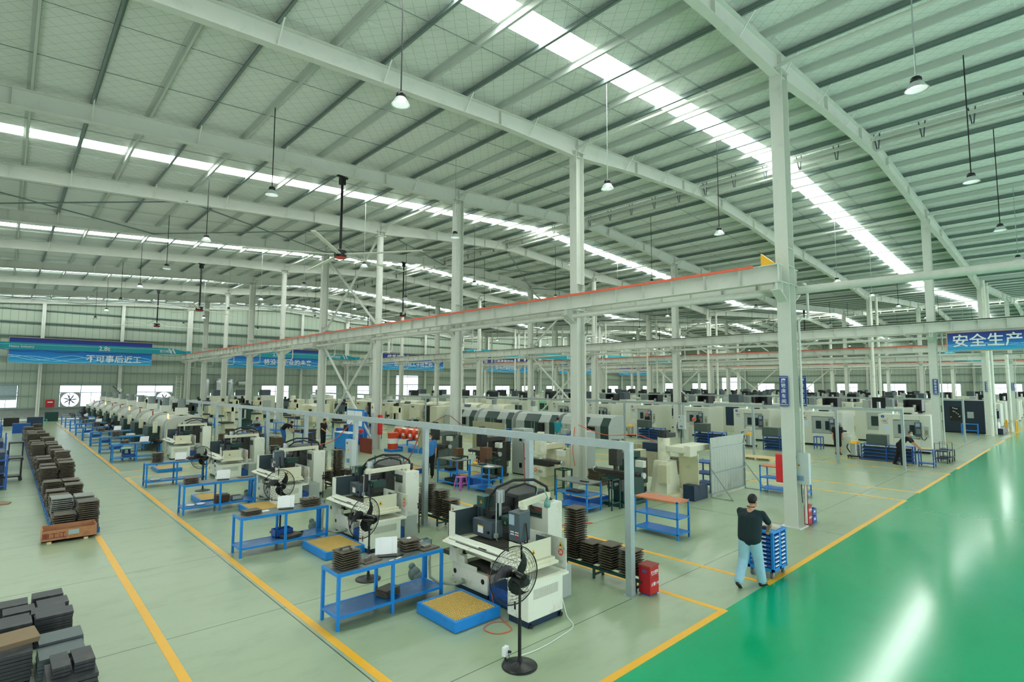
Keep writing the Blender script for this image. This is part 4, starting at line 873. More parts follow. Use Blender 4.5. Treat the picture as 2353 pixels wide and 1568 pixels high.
# red fire boxes
def firebox(x, y, lb, rz=0):
    t = thing('fire_box', lb, 'fire box', (x, y, 0), rz); obj('body', MB().b(0, .28, -.0, .24, .03, .5), RED, t, bevel=.006); o = obj('lid', MB().b(-.01, .29, -.01, .25, .5, .53), mat('faded_lid', '9a4038', .6), t, bevel=.004)
    for xx in (.03, .23): obj('foot', MB().b(xx, xx + .03, .02, .22, 0, .03), mat('blue_foot', '2a5fae'), t)
    text('lettering', '灭火器箱', PAPER, .058, t, (.14, -.004, .41), RX, ext=.001); text('lettering', '火警119', PAPER, .068, t, (.15, -.004, .2), RX, ext=.001)
    obj('rule', MB().b(.05, .24, -.003, 0, .365, .372), PAPER, t); obj('door_gap', MB().b(.0, .28, -.002, 0, .295, .3), mat('dark_red', '6a0f14'), t); obj('sticker', MB().b(-.003, 0, .08, .16, .4, .44), mat('sticker_blue', '2a5fae'), t)
firebox(8.6, 5.58, 'red fire extinguisher box beside the front grey post'); firebox(16.0, 5.42, 'red fire extinguisher box at the foot of the front column')
t = thing('plastic_crate', 'upper of two stacked blue plastic bins behind the red box at the front column', 'bin', (16.5, 5.55, .2)); obj('body', crate_mb(.3, .24, .18), mat('crate_blue', '1c4fb0', .4), t); obj('label_holder', MB().b(-.05, .05, -.125, -.12, .08, .13), PAPER, t)
o = dup(t, (16.5, 5.55, 0), label='lower of two stacked blue plastic bins behind the red box at the front column')
# red cabinets mounted on the front column, vertical signs
for k, xy in enumerate(((15.5, 5.84), (15.94, 5.5))):
    t = thing('hose_cabinet', 'tall red cabinet on the %s side of the front column' % ('left', 'right')[k], 'cabinet', (xy[0], xy[1], 1.15)); obj('case', MB().b(-.04, .1, -.0, .18, 0, .75), mat('bright_red', 'd9262c', .45), t, bevel=.006); obj('door', MB().b(-.05, -.04, .01, .17, .02, .73), mat('bright_red', 'd9262c'), t)
cord('riser_pipe', [(16.15, 5.5, 0), (16.15, 5.5, 1.2)], .03, RED, 'red riser pipe below the right red cabinet', 'pipe')
SB = mat('sign_blue', '27468f', .4)
def vsign(x, y, z, lb, h=.82, s=1):
    t = thing('column_sign', lb, 'sign', (x, y, z), 0, 'workshop column signs'); obj('board', MB().b(-.03, -.01, -.11, .11, 0, h), SB, t); obj('border', MB().b(-.032, -.03, -.1, .1, .05, .06).b(-.032, -.03, -.1, .1, .03, .035).b(-.032, -.03, -.1, .1, h - .04, h - .03), PAPER, t)
    for i, ch in enumerate('磨铣床车间'): text('lettering', ch, PAPER, .125, t, (-.034, 0, h - .13 - .14 * i), RXX, ext=.001)
    return t
v0 = vsign(15.43, 5.72, 3.2, 'vertical blue workshop sign with white characters on the front column'); dup(v0, (16.0, 5.45, 3.2), label='second vertical blue sign on the right side of the front column'); dup(v0, (35.43, 5.6, 3.3), label='vertical blue workshop sign on the second-row column by the aisle'); dup(v0, (55.43, 5.6, 3.3), label='vertical blue workshop sign on the third-row column by the aisle'); dup(v0, (75.43, 5.6, 3.3), label='vertical blue workshop sign on the fourth-row column by the aisle')
t = thing('warning_sign', 'white sign with yellow warning triangle on the fourth column of the first row', 'sign', (15.44, 28.17, 2.1)); obj('board', MB().b(-.02, 0, -.17, .17, 0, .55), PAPER, t); tri(t, -.022, 0, .36, .26)
# ---------------- shelves ----------------
def shelf(x, y, sx, sy, h, lv, lb, topm=None, m=BLUE, grp='steel shelves', lg=.04):
    t = thing('steel_shelf', lb, 'shelf', (x, y, 0), 0, grp)
    for a in (0, sx - lg):
        for c in (0, sy - lg): obj('leg', MB().b(a, a + lg, c, c + lg, 0, h), m, t)
    for i, z in enumerate(lv):
        o = obj('shelf_board', MB().b(.0, sx, .0, sy, z - .035, z), (topm if topm and z == max(lv) else m), t, bevel=.003)
    return t
shelf(12.1, 7.05, .58, 1.25, .92, (.15, .52, .91), 'blue three-tier shelf with orange-stained top beside the front column lane', mat('orange_stained', 'd07a50', .5, 0, .1, 4, '6f8fa8', 1.0, 3.5))
shelf(19.85, 6.8, .65, 1.5, .93, (.15, .52, .92), 'blue three-tier shelf behind the front column', mat('orange_stained', '5f86a8'))
shelf(12.65, 10.3, .7, 1.25, .86, (.15, .5, .85), 'blue shelf with dark plates beside the green milling machine', mat('worn_sheet', '6f7775'))
shelf(12.3, 14.3, .65, 1.15, .9, (.15, .5, .9), 'blue shelf with a yellow cap on top behind the front grinder', mat('worn_sheet', '6f7775'))
shelf(12.3, 16.1, .65, 1.25, .95, (.12, .5, .95), 'blue shelf with metal blocks left of the pink stool', mat('worn_sheet', '6f7775'))
shelf(11.2, 18.9, .6, 1.3, .85, (.15, .5, .85), 'blue shelf with grey plates near the second grinder arm', mat('worn_sheet', '6f7775'))
shelf(11.6, 13.1, .4, .5, .45, (.2, .44), 'small blue step stand behind the front grinder', None)
for x, y, z, sx, sy, sz, m_, lb in ((12.95, 11.0, .5, .35, .45, .05, OILY, 'dark oily plate on the middle board of the shelf by the green mill'), (12.9, 10.6, .85, .08, .3, .03, DARK, 'small dark tool on top of the shelf by the green mill'), (12.6, 14.6, .5, .3, .5, .05, OILY, 'dark oily plate inside the shelf with the yellow cap'), (12.5, 14.55, .9, .25, .3, .015, PAPER, 'white papers on the shelf with the yellow cap'), (12.6, 15.0, .9, .2, .2, .05, GREEN, 'dark green dish on the shelf with the yellow cap'), (12.6, 16.5, .95, .3, .25, .04, BLACK, 'black tray on top of the shelf left of the pink stool'), (12.6, 16.9, .5, .35, .3, .1, DARK, 'dark metal block on the middle of the shelf left of the pink stool'), (12.6, 16.6, .12, .4, .8, .1, DARK, 'row of dark cast blocks low in the shelf left of the pink stool'), (11.5, 19.5, .5, .35, .6, .12, GREY, 'grey plastic box inside the shelf near the second grinder arm'), (11.5, 19.3, .85, .3, .7, .03, PLATE, 'flat plates on top of the shelf near the second grinder arm')):
    block('shelf_item', x, y, z, sx, sy, sz, m_, lb, 'workpiece')
tag(obj('yellow_cap', MB().lathe([(.001, .09), (.05, .08), (.085, .04), (.09, 0), (.001, 0)], n=16), WARN, loc=(12.5, 15.3, .9)), 'round yellow cap on top of a blue shelf', 'cap')
# pink stool
def stool(x, y, h, m, lb, w_=.34):
    t = thing('plastic_stool', lb, 'stool', (x, y, 0)); obj('seat', MB().b(-w_ * .36, w_ * .36, -w_ * .36, w_ * .36, h - .03, h), m, t, bevel=.02)
    for a in (-1, 1):
        for c in (-1, 1): obj('leg', MB().add([(a * w_ * .34, c * w_ * .34, h - .02), (a * w_ * .18, c * w_ * .34, h - .02), (a * w_ * .36, c * w_ * .5, 0), (a * w_ * .5, c * w_ * .5, 0), (a * w_ * .34, c * w_ * .18, h - .02), (a * w_ * .5, c * w_ * .36, 0)], [(0, 1, 2, 3), (0, 3, 5, 4)]), m, t)
    obj('rim', MB().b(-w_ * .42, w_ * .42, -w_ * .42, -w_ * .40, h * .45, h * .52).b(-w_ * .42, w_ * .42, w_ * .40, w_ * .42, h * .45, h * .52).b(-w_ * .42, -w_ * .4, -w_ * .4, w_ * .4, h * .45, h * .52).b(w_ * .4, w_ * .42, -w_ * .4, w_ * .4, h * .45, h * .52), m, t)
stool(12.15, 15.65, .46, MAG, 'pink plastic stool beside a blue shelf', .42); stool(2.9, 66, .4, mat('teal_plastic', '4fb3a5'), 'small teal stool at the foot of the end wall', .4)
stool(4.6, 32.9, .5, mat('navy_stool', '1b3a78'), 'blue stool with a green cloth between the fifth and sixth workbenches', .4); block('green_cloth', 4.6, 32.9, .5, .42, .42, .06, mat('mint_cloth', 'a9d4bc', .8), 'mint green cloth folded over a blue stool', 'cloth', .1, bev=.02)
# dark green stands
for x, y, h, lb in ((13.45, 10.0, .92, 'dark green tube stand nearest the dark green milling machine'), (13.9, 12.3, .9, 'dark green tube stand behind the shelf with dark plates'), (13.6, 15.6, .9, 'dark green tube stand behind the shelf with the yellow cap'), (13.5, 17.5, .85, 'dark green tube stand beside the column')):
    t = thing('tube_stand', lb, 'stand', (x, y, 0), 0, 'green stands')
    for a in (0, .4):
        for c in (0, .4): obj('leg', MB().b(a, a + .04, c, c + .04, 0, h), GREEN, t)
    obj('top_rail', MB().b(0, .44, 0, .04, h - .04, h).b(0, .44, .4, .44, h - .04, h).b(0, .04, 0, .44, h - .04, h).b(.4, .44, 0, .44, h - .04, h), GREEN, t); obj('low_rail', MB().b(0, .44, 0, .03, .2, .23).b(0, .44, .41, .44, .2, .23), GREEN, t)
# corrugated screen
t = thing('corrugated_screen', 'free-standing corrugated metal screen with diagonal props', 'screen', (17.5, 8.93, 0))
cs = MB(); n = 52; V = []
for i in range(n + 1):
    x = 2.58 * i / n; d = .015 if (i // 2) % 2 else 0; V += [(x, d, .1), (x, d, 1.98)]
cs.add(V + [(x, y + .004, z) for x, y, z in V], [(2 * i, 2 * i + 2, 2 * i + 3, 2 * i + 1) for i in range(n)] + [(2 * n + 2 + 2 * i + 1, 2 * n + 2 + 2 * i + 3, 2 * n + 4 + 2 * i, 2 * n + 2 + 2 * i) for i in range(n)])
obj('sheet', cs, mat('corrugated', 'aab3a6', .42, .3, .08, 3, '6b766c', .6, 1.2), t)
for z in (.1, .78, 1.62): obj('rail', MB().b(0, 2.58, -.03, 0, z - .02, z + .02), GALV, t)
for x in (0, 2.58): obj('post', MB().b(x - .02, x + .02, -.03, .01, 0, 1.8), GALV, t); obj('prop', MB().beam((x, -.02, .95), (x, -.75, .01), .03, .03), GALV, t); obj('foot', MB().beam((x, -.75, .015), (x, 0, .015), .03, .03), GALV, t)
# pallets
def pallet(x, y, sx, sy, lb, m=PALE, rz=0):
    t = thing('pallet', lb, 'pallet', (x, y, 0), rz)
    for i in range(7): obj('deck_board', MB().b(sx * i / 7, sx * i / 7 + sx / 8.5, 0, sy, .1, .12), m, t)
    for y2 in (0, sy / 2 - .04, sy - .08): obj('bearer', MB().b(0, sx, y2, y2 + .08, 0, .1), m, t)
pallet(27.9, 11.1, 1.0, 1.5, 'pale wooden pallet on the floor beyond the corrugated screen')
pallet(62, 6.4, 1.2, 1.6, 'pale wooden pallet by the yellow guards far down the aisle')
# wooden crate left
t = thing('wooden_crate', 'low open wooden crate at the end of the left plate row', 'crate', (.83, 16.85, 0), .0)
for x in (.1, .78): obj('runner', MB().b(x, x + .08, 0, .55, 0, .05), PALE, t)
obj('floor_boards', MB().b(0, 1.02, 0, .55, .05, .07), WOOD, t); obj('front_board', MB().b(0, 1.02, 0, .02, .05, .3), WOOD, t); obj('rear_board', MB().b(0, 1.02, .53, .55, .05, .33), WOOD, t); obj('side_board', MB().b(0, .02, .02, .53, .05, .33), WOOD, t); obj('side_board', MB().b(1.0, 1.02, .02, .53, .05, .33), WOOD, t)
obj('paper_label', MB().b(.48, .68, -.004, 0, .16, .27), mat('bluish_label', '9db3b4', .6), t); text('painted_mark', '重工江', mat('mark_red', '7a2a26'), .15, t, (.22, -.004, .17), RX, ext=.001)
tag(obj('strapped_sheet', MB().prism([(0, .0), (.3, .05), (.5, .0), (.2, -.0)], 'y', 0, .3), GREY, loc=(1.1, 17.0, .08)), 'grey metal sheet lying in the wooden crate', 'sheet')
# front-left dark plates
k = 0
for (x0, x1, y0, y1, n, tot, m_, rz) in ((.52, .9, 11.8, 12.12, 5, .3, PLATEB, .0), (.1, .48, 11.85, 12.2, 5, .24, PLATEB, .0), (.56, .93, 11.2, 11.55, 7, .34, PLATEB, 0), (.18, .54, 11.2, 11.52, 7, .32, PLATEB, 0),
    (.51, .93, 10.42, 10.74, 11, .42, PLATEB, 0), (.48, .87, 10.76, 11.05, 10, .39, PLATEB, 0), (.05, .47, 10.32, 10.64, 12, .42, PLATEB, 0), (.02, .46, 10.66, 10.95, 10, .37, PLATEB, 0),
    (.52, .98, 9.56, 9.95, 8, .36, mat('grey_blue_plate', '5d686b', .4, .4), 0), (.5, .96, 9.1, 9.53, 8, .33, mat('grey_blue_plate', '5d686b'), 0), (.02, .45, 9.3, 9.95, 9, .4, PLATEB, .0), (.55, 1.02, 8.35, 9.0, 6, .3, PLATEB, 0), (.6, .77, 8.5, 8.95, 3, .12, PLATEB, 0), (.8, 1.0, 8.5, 8.95, 3, .12, PLATEB, 0)):
    k += 1; p = tot / n
    stack((x0 + x1) / 2, (y0 + y1) / 2, .3 if k > 12 else 0, n, round(x1 - x0, 3), round(y1 - y0, 3), round(p * .86, 4), round(p, 4), m_, 'bottom-left corner piles, %s pile from the back' % ORD[k - 1], 'front-left plates', 'steel_plate', .006, rz)
tag(obj('slab', MB().b(-.24, .24, -.12, .12, 0, .07), mat('wood_slab', '8f7a60', .7), loc=(.26, 9.62, .46)), 'tilted brown slab resting on the dark plates at the left edge', 'slab').rotation_euler = (.35, .05, .3)
for i, (x, y) in enumerate(((.3, 10.6), (.72, 10.6), (.72, 11.4), (.5, 9.0))): pass
# left plate row on blue pallets
Y = 17.75; r_i = 0; rest = MB(); cntp = nplate.get('steel_plate', 0)
BLP = mat('pallet_blue', '2a6cae', .6)
while Y < 50:
    pt = thing('blue_pallet', 'blue pallet under the left plate row, %s from the wooden crate' % (ORD[r_i] if r_i < 23 else '%dth' % (r_i + 1)), 'pallet', (1.05, Y - .38, 0), 0, 'blue pallets')
    obj('deck', MB().b(0, .92, 0, .78, .08, .12), BLP, pt)
    for y2 in (0, .35, .7): obj('bearer', MB().b(0, .92, y2, y2 + .08, 0, .08), BLP, pt)
    for c_i, x in enumerate((1.27, 1.74)):
        h = random.choice((.25, .4, .55, .7)) + (.22 if Y > 24 else 0) + (.35 if c_i and r_i in (5, 9, 13, 18) else 0); n = int(h / .05)
        lb = '%s stack, %s back from the wooden crate' % (('left', 'right')[c_i], ORD[r_i] if r_i < 23 else '%dth' % (r_i + 1))
        if nplate.get('steel_plate', 0) + n < 299: stack(x, Y, .12, n, .42, .6 if r_i % 3 else .5, .022, .05, PLATE if r_i != 1 else mat('bright_plate', '8d918a', .35, .6), lb, 'left row plates', 'steel_plate', .02)
        else:
            for j in range(n): rest.c(x + random.uniform(-.02, .02), Y + random.uniform(-.02, .02), .145 + j * .05, .42, .6, .03, random.uniform(-.04, .04))
    Y += .98; r_i += 1
tag(obj('steel_plate', rest, PLATE), 'the far part of the left row of stacked steel plates', 'steel plates', kind='stuff')
# --- pushing cart with bins ---
t = thing('bin_cart', 'blue wheeled cart with rows of small drawers pushed by the man', 'cart', (11.1, 4.42, 0))
for x in (0, .62):
    for y in (0, .46): obj('post', MB().b(x, x + .05, y, y + .05, .14, .86), BLUE, t, bevel=.004)
obj('middle_post', MB().b(.3, .37, 0, .03, .14, .86), BLUE, t); obj('top', MB().b(-.01, .68, -.01, .52, .86, .9), BLUE, t, bevel=.006); obj('bottom', MB().b(0, .67, 0, .51, .14, .2), BLUE, t, bevel=.004)
for i in range(8):
    z = .215 + .078 * i
    for j in range(2):
        o = obj('drawer', MB().b(.06 + .31 * j, .29 + .31 * j, .01, .44, z, z + .055), BLUED, t); obj('pull', MB().b(.1 + .31 * j, .27 + .31 * j, -.004, .01, z + .015, z + .038), PAPER, o)
    o = obj('drawer', MB().b(.01, .05, .06, .45, z, z + .055), BLUED, t); obj('pull', MB().b(-.004, .01, .14, .32, z + .015, z + .035), PAPER, o)
for x, y in ((.06, .06), (.6, .06), (.06, .44), (.6, .44)):
    o = obj('castor', MB().cyl((x, y - .02, .06), (x, y + .02, .06), .06, n=16), mat('wheel_grey', '5a6266', .5), t); obj('fork', MB().b(x - .03, x + .03, y - .03, y - .024, .05, .14).b(x - .03, x + .03, y + .024, y + .03, .05, .14), GALV, o)
for i in range(3): block('document', 11.5 + .01 * i, 4.64, .9 + .012 * i, .3, .34, .012, mat('plate_paper', 'c9c4ba', .6), 'flat pale folder on the cart top, %s of three' % ('lowest', 'middle', 'topmost')[i], 'folder', .1 * i)
block('grey_block', 11.28, 4.64, .9, .1, .09, .06, PLATEB, 'small grey block on the cart by the hands of the man', 'block')

tag(obj('foam_blocks', MB().b(-.07, .07, -.07, .07, 0, .12).b(-.06, .07, -.065, .07, .12, .24).b(-.07, .065, -.07, .06, .24, .36), PAPER, loc=(8.3, 12.75, 0), bevel=.02), 'pile of white foam blocks at the foot of the third grey post', 'foam')
for i, y in enumerate((11.9, 17.6)):
    tag(obj('air_outlet', MB().cyl((0, 0, 0), (0, 0, .85), .014, n=8).b(-.03, .03, -.03, .03, .6, .68).cyl((-.05, 0, .72), (.05, 0, .72), .02), BLACK, loc=(7.9, y, 0)), 'thin black air outlet pipe at the cabinet of the %s grinder' % ORD[i + 1], 'pipe')
# ================= machines in the middle and far rows =================
def box(n, t, x0, x1, y0, y1, z0, z1, m, bev=.01): return obj(n, MB().b(x0, x1, y0, y1, z0, z1), m, t, bevel=bev)
LIME = mat('lime_paint', '69c84a', .4); MINT = mat('mint_trim', '7fd8b0', .4); AMBER = emat('amber_glow', 'ffb050', 5); GLOW = emat('green_glow', '9fffd0', 3)
WPAN = mat('white_panel', 'd6d9cb', .4, 0, .03, 3)
# numbered machining centre, front towards -X, origin at front-near corner on the floor
def cnc(x, y, num, lb):
    t = thing('machining_centre', lb, 'machine tool', (x, y, 0), 0, 'numbered machining centres'); L, D, H = 2.46, 2.3, 2.12
    fr = MB()
    o0, o1 = .62, 1.75 # opening along y, measured from near side
    fr.b(0, D, 0, .5, .12, H).b(0, D, o1, L, .12, H).b(0, D, .5, o1, 1.82, H).b(0, .4, .5, o1, .12, .78).b(1.2, D, .5, o1, .12, 1.82)
    obj('enclosure', fr, WPAN, t, bevel=.015); box('plinth', t, .1, D - .1, .1, L - .1, 0, .12, BLACK)
    box('inner_floor', t, .4, 1.2, .5, o1, .7, .78, GREY); box('door', t, .03, .07, .5, 1.1, .8, 1.8, GREY); o = box('door', t, .05, .09, 1.1, o1, .8, 1.8, GREY)
    obj('door_window', MB().b(.024, .03, .66, .98, 1.0, 1.55), GLASSD, t); obj('door_window', MB().b(.04, .05, 1.22, 1.52, 1.05, 1.55), GLASSD, t)
    obj('door_handle', MB().cyl((.0, 1.06, 1.0), (.0, 1.06, 1.5), .015, n=8).cyl((.0, 1.15, 1.0), (.0, 1.15, 1.5), .015, n=8), ALU, t)
    box('control_console', t, -.12, -.02, .42, .72, .95, 1.72, SLATE); obj('screen', MB().b(-.125, -.12, .47, .67, 1.48, 1.68), mat('lcd', '9fb4c8'), t)
    k = MB(); [k.b(-.126, -.12, .46 + .05 * j, .49 + .05 * j, 1.1 + .07 * i, 1.14 + .07 * i) for i in range(4) for j in range(4)]; obj('keys', k, GREY, t)
    obj('cable_loop', MB().tube([(-.05, .45, .95), (-.05, .4, .8), (-.05, .3, .75), (0, .2, .9)], .02, 6), RUBBER, t)
    box('side_vent_panel', t, -.004, 0, .1, .32, .9, 1.5, GREY); obj('vent_window', MB().b(-.008, -.004, .15, .27, 1.05, 1.3), mat('vent_window', '8a8a64', .3), t)
    d = obj('number_disc', MB().cyl((-.006, L - .22, 1.98), (0, L - .22, 1.98), .085, n=24), mat('disc_blue', '1f4fa8'), t); text('number', num, PAPER, .12, d, (-.01, L - .22, 1.98), RXX, ext=.001)
    text('logo_word', 'coMar', mat('logo_blue', '23408f'), .11, t, (-.004, L - .3, 1.72), RXX, ext=.001); obj('logo_swoosh', MB().tube([(-.004, L - .15, 1.8), (-.004, L - .35, 1.83), (-.004, L - .5, 1.9), (-.004, L - .42, 1.76)], .005, 4), RED, t); text('logo_line', '广东今科', RED, .07, t, (-.004, L - .32, 1.6), RXX, ext=.001)
    obj('pinned_sheet', MB().b(-.006, -.002, L - .5, L - .26, 1.22, 1.48), mat('sheet_blue', 'c8dcf0', .6), t)
    box('column_head', t, 1.0, 1.9, .9, 1.7, H, 2.5, WPAN); bb = MB().b(1.0, 1.06, .75, 1.7, 2.3, 2.95).b(1.0, 1.9, .75, .8, 2.3, 2.95).b(1.0, 1.9, 1.65, 1.7, 2.3, 2.95).b(1.0, 1.9, .75, 1.7, 2.9, 2.95); bb = MB().b(1.1, 1.9, .55, .62, 2.25, 2.95).b(1.1, 1.9, 1.35, 1.42, 2.25, 2.95).b(1.84, 1.9, .55, 1.42, 2.25, 2.95).b(1.1, 1.9, .55, 1.42, 2.25, 2.3)
    obj('spindle_hood', bb, BLACK, t); obj('spindle_motor', MB().cyl((1.4, .95, 2.3), (1.4, .95, 2.65), .11, n=14), ALU, t)
    o = box('heat_exchanger', t, 1.5, 2.1, L - .45, L - .05, H, 2.5, WPAN); obj('condenser_grille', MB().b(1.45, 2.0, L - .42, L - .1, 2.5, 2.95), mat('grille', '7f8a88', .5, .2, .3, 60), t)
    obj('signal_lamp', MB().cyl((.9, 1.9, H), (.9, 1.9, 2.3), .03, n=8), GLOW, t); box('top_motor', t, .6, .9, 1.0, 1.5, H, 2.2, DARK)
    return t
for i in range(7):
    cnc(37.5, 6.24 + 4.32 * i, str(i + 1), '%s numbered white machining centre from the aisle, blue disc on its front' % ORD[i])
# grey box cover panels and blue drawer racks before the centres
def bluerack(x, y, L, lb):
    t = thing('drawer_rack', lb, 'rack', (x, y, 0), 0, 'blue drawer racks')
    for yy in (0, L / 2 - .02, L - .05):
        for xx in (0, .55): obj('post', MB().b(xx, xx + .05, yy, yy + .05, 0, .82), BLUED, t)
    for z in (.08, .25, .42, .59, .8):
        o = obj('shelf_board', MB().b(0, .6, 0, L, z - .03, z), BLUED, t)
        obj('bins', MB().b(.05, .5, .08, L - .08, z, z + .09), NAVY, o) if z < .7 else None
for i in range(6):
    y = 6.1 + 4.32 * i + (1.1 if i else 0); x = 32.2 + (.5 if i else 0)
    bluerack(x, y, 2.2 if i == 0 else 1.9, 'blue drawer rack in front of the %s numbered machining centre' % ORD[i])
    block('cover_panel', x + .3, y + 1.5, .8, .5, .9, .5, mat('grey_green_panel', '4c5a55', .5), 'dark grey-green box standing on the rack of the %s machining centre' % ORD[i], 'box', bev=.01)
    tag(obj('white_case', MB().b(0, .5, 0, .5, .0, .95).b(.05, .4, .1, .4, .95, 1.15), WPAN, loc=(34.3, y + 3.2, 0)), 'small white cabinet between machining centres, beside the %s' % ORD[i], 'cabinet')
    if i in (0, 1, 3, 4):
        t = thing('wet_vacuum', 'steel wet vacuum with yellow lid beside the rack of the %s centre' % ORD[i], 'vacuum', (33.3 if i else 32.6, y + (2.9 if i else 2.55), 0), 0, 'yellow-lidded vacuums'); obj('drum', MB().cyl((0, 0, .15), (0, 0, .75), .22, n=18), ALU, t); obj('lid', MB().cyl((0, 0, .75), (0, 0, .88), .24, .2, n=18), YELLOW, t); obj('frame', MB().b(-.3, .3, -.3, .3, .08, .15).b(-.28, -.24, -.28, -.24, 0, .08).b(.24, .28, -.28, -.24, 0, .08).b(-.28, -.24, .24, .28, 0, .08).b(.24, .28, .24, .28, 0, .08), BLACK, t); obj('hose', MB().tube(smooth([(.2, 0, .5), (.45, .1, .4), (.4, .3, .2), (.1, .4, .5), (-.1, .3, .7)]), .03, 8), BLACK, t)
    if i > 0: tag(obj('blue_stool' if 0 else 'tool_trolley', MB().b(0, .5, 0, .4, .7, .74).b(0, .04, 0, .04, 0, .7).b(.46, .5, 0, .04, 0, .7).b(0, .04, .36, .4, 0, .7).b(.46, .5, .36, .4, 0, .7).b(0, .5, 0, .4, .2, .23), BLUED, loc=(35.3, y - .4, 0)), 'blue trolley close to the front of the %s machining centre' % ORD[i], 'trolley')
# carts near the worker with the mask
t = thing('hand_cart', 'small blue four-wheeled cart the masked man leans on', 'cart', (31.5, 5.2, 0))
for a in (0, .5):
    for c in (0, .55): obj('post', MB().b(a, a + .04, c, c + .04, .12, .78), BLUED, t); obj('castor', MB().cyl((a + .02, c, .06), (a + .02, c + .04, .06), .06, n=12), BLUED, t)
obj('top_tray', MB().b(0, .54, 0, .59, .76, .8), BLUED, t); obj('low_tray', MB().b(0, .54, 0, .59, .14, .18), BLUED, t); block('cardboard', 31.75, 5.5, .8, .4, .45, .05, PALE, 'flat cardboard pieces on the cart of the masked man', 'cardboard', .2)
for j, (x, y) in enumerate(((33.6, 5.0), (34.6, 4.95))):
    t = thing('hand_cart', 'dark cart with tall handle, %s of two behind the masked man' % ('nearer', 'farther')[j], 'cart', (x, y, 0))
    obj('tray', MB().b(0, .7, 0, .5, .55, .6).b(0, .7, 0, .5, .2, .23), NAVY, t); obj('frame', MB().tube([(0, 0, .15), (0, 0, .95), (0, .5, .95), (0, .5, .15)], .015, 6).b(.66, .7, 0, .04, .15, .6).b(.66, .7, .46, .5, .15, .6), DARK, t)
    for a in (.05, .6):
        for c in (0, .45): obj('castor', MB().cyl((a, c, .09), (a, c + .04, .09), .09, n=12), BLACK, t)
# large dark machine and its chip conveyor by the aisle
t = thing('dark_machining_centre', 'large dark navy machining centre beside the third-row column by the aisle', 'machine tool', (56.4, 5.7, 0)); NV = mat('night_blue', '1d2c3c', .35, 0, .1, 4)
box('enclosure', t, 0, 3.4, 0, 2.9, .1, 2.6, NV); box('plinth', t, .1, 3.3, .1, 2.8, 0, .1, BLACK); box('tool_magazine_window', t, -.01, 0, 1.7, 2.4, .95, 2.1, BLACK); box('control_panel', t, -.03, -.005, .9, 1.3, 1.2, 1.7, GREY)
mg = MB(); [mg.sph((-.02, random.uniform(1.75, 2.35), random.uniform(1.1, 2.0)), .05, 6) for i in range(12)]; obj('tool_heads', mg, ALU, t); box('chip_conveyor', t, .4, 3.2, -.75, 0, 0, .45, NV); obj('pump', MB().cyl((1.0, -.4, .45), (1.0, -.4, .95), .12).cyl((1.6, -.4, .45), (1.6, -.4, .8), .1).tube([(1, -.4, .9), (1.3, -.4, 1.2), (1.6, -.4, .8)], .03, 6), ALU, t); box('rear_box', t, 1.2, 2.2, -.5, 0, 1.2, 1.8, NV)
shelf(54.6, 6.2, .45, 1.0, .85, (.35, .84), 'small blue table in front of the large dark machining centre')
for j, y in enumerate((4.95, 5.6)):
    tag(obj('guard_rail', MB().tube([(0, 0, 0), (0, 0, .8), (.15, 0, .95), (1.0, 0, .95), (1.15, 0, .8), (1.15, 0, 0)], .05, 8), YELLOW, loc=(60.2 + .2 * j, y - .5, 0)), 'yellow tubular guard rail around the white downpipe, %s one' % ('front', 'rear')[j], 'guard rail')
tag(obj('white_post', MB().cyl((0, 0, 0), (0, 0, 6.4), .12, n=14), WHITE, loc=(60.9, 4.8, 0)), 'round white pipe post inside the yellow guard rails', 'pipe')
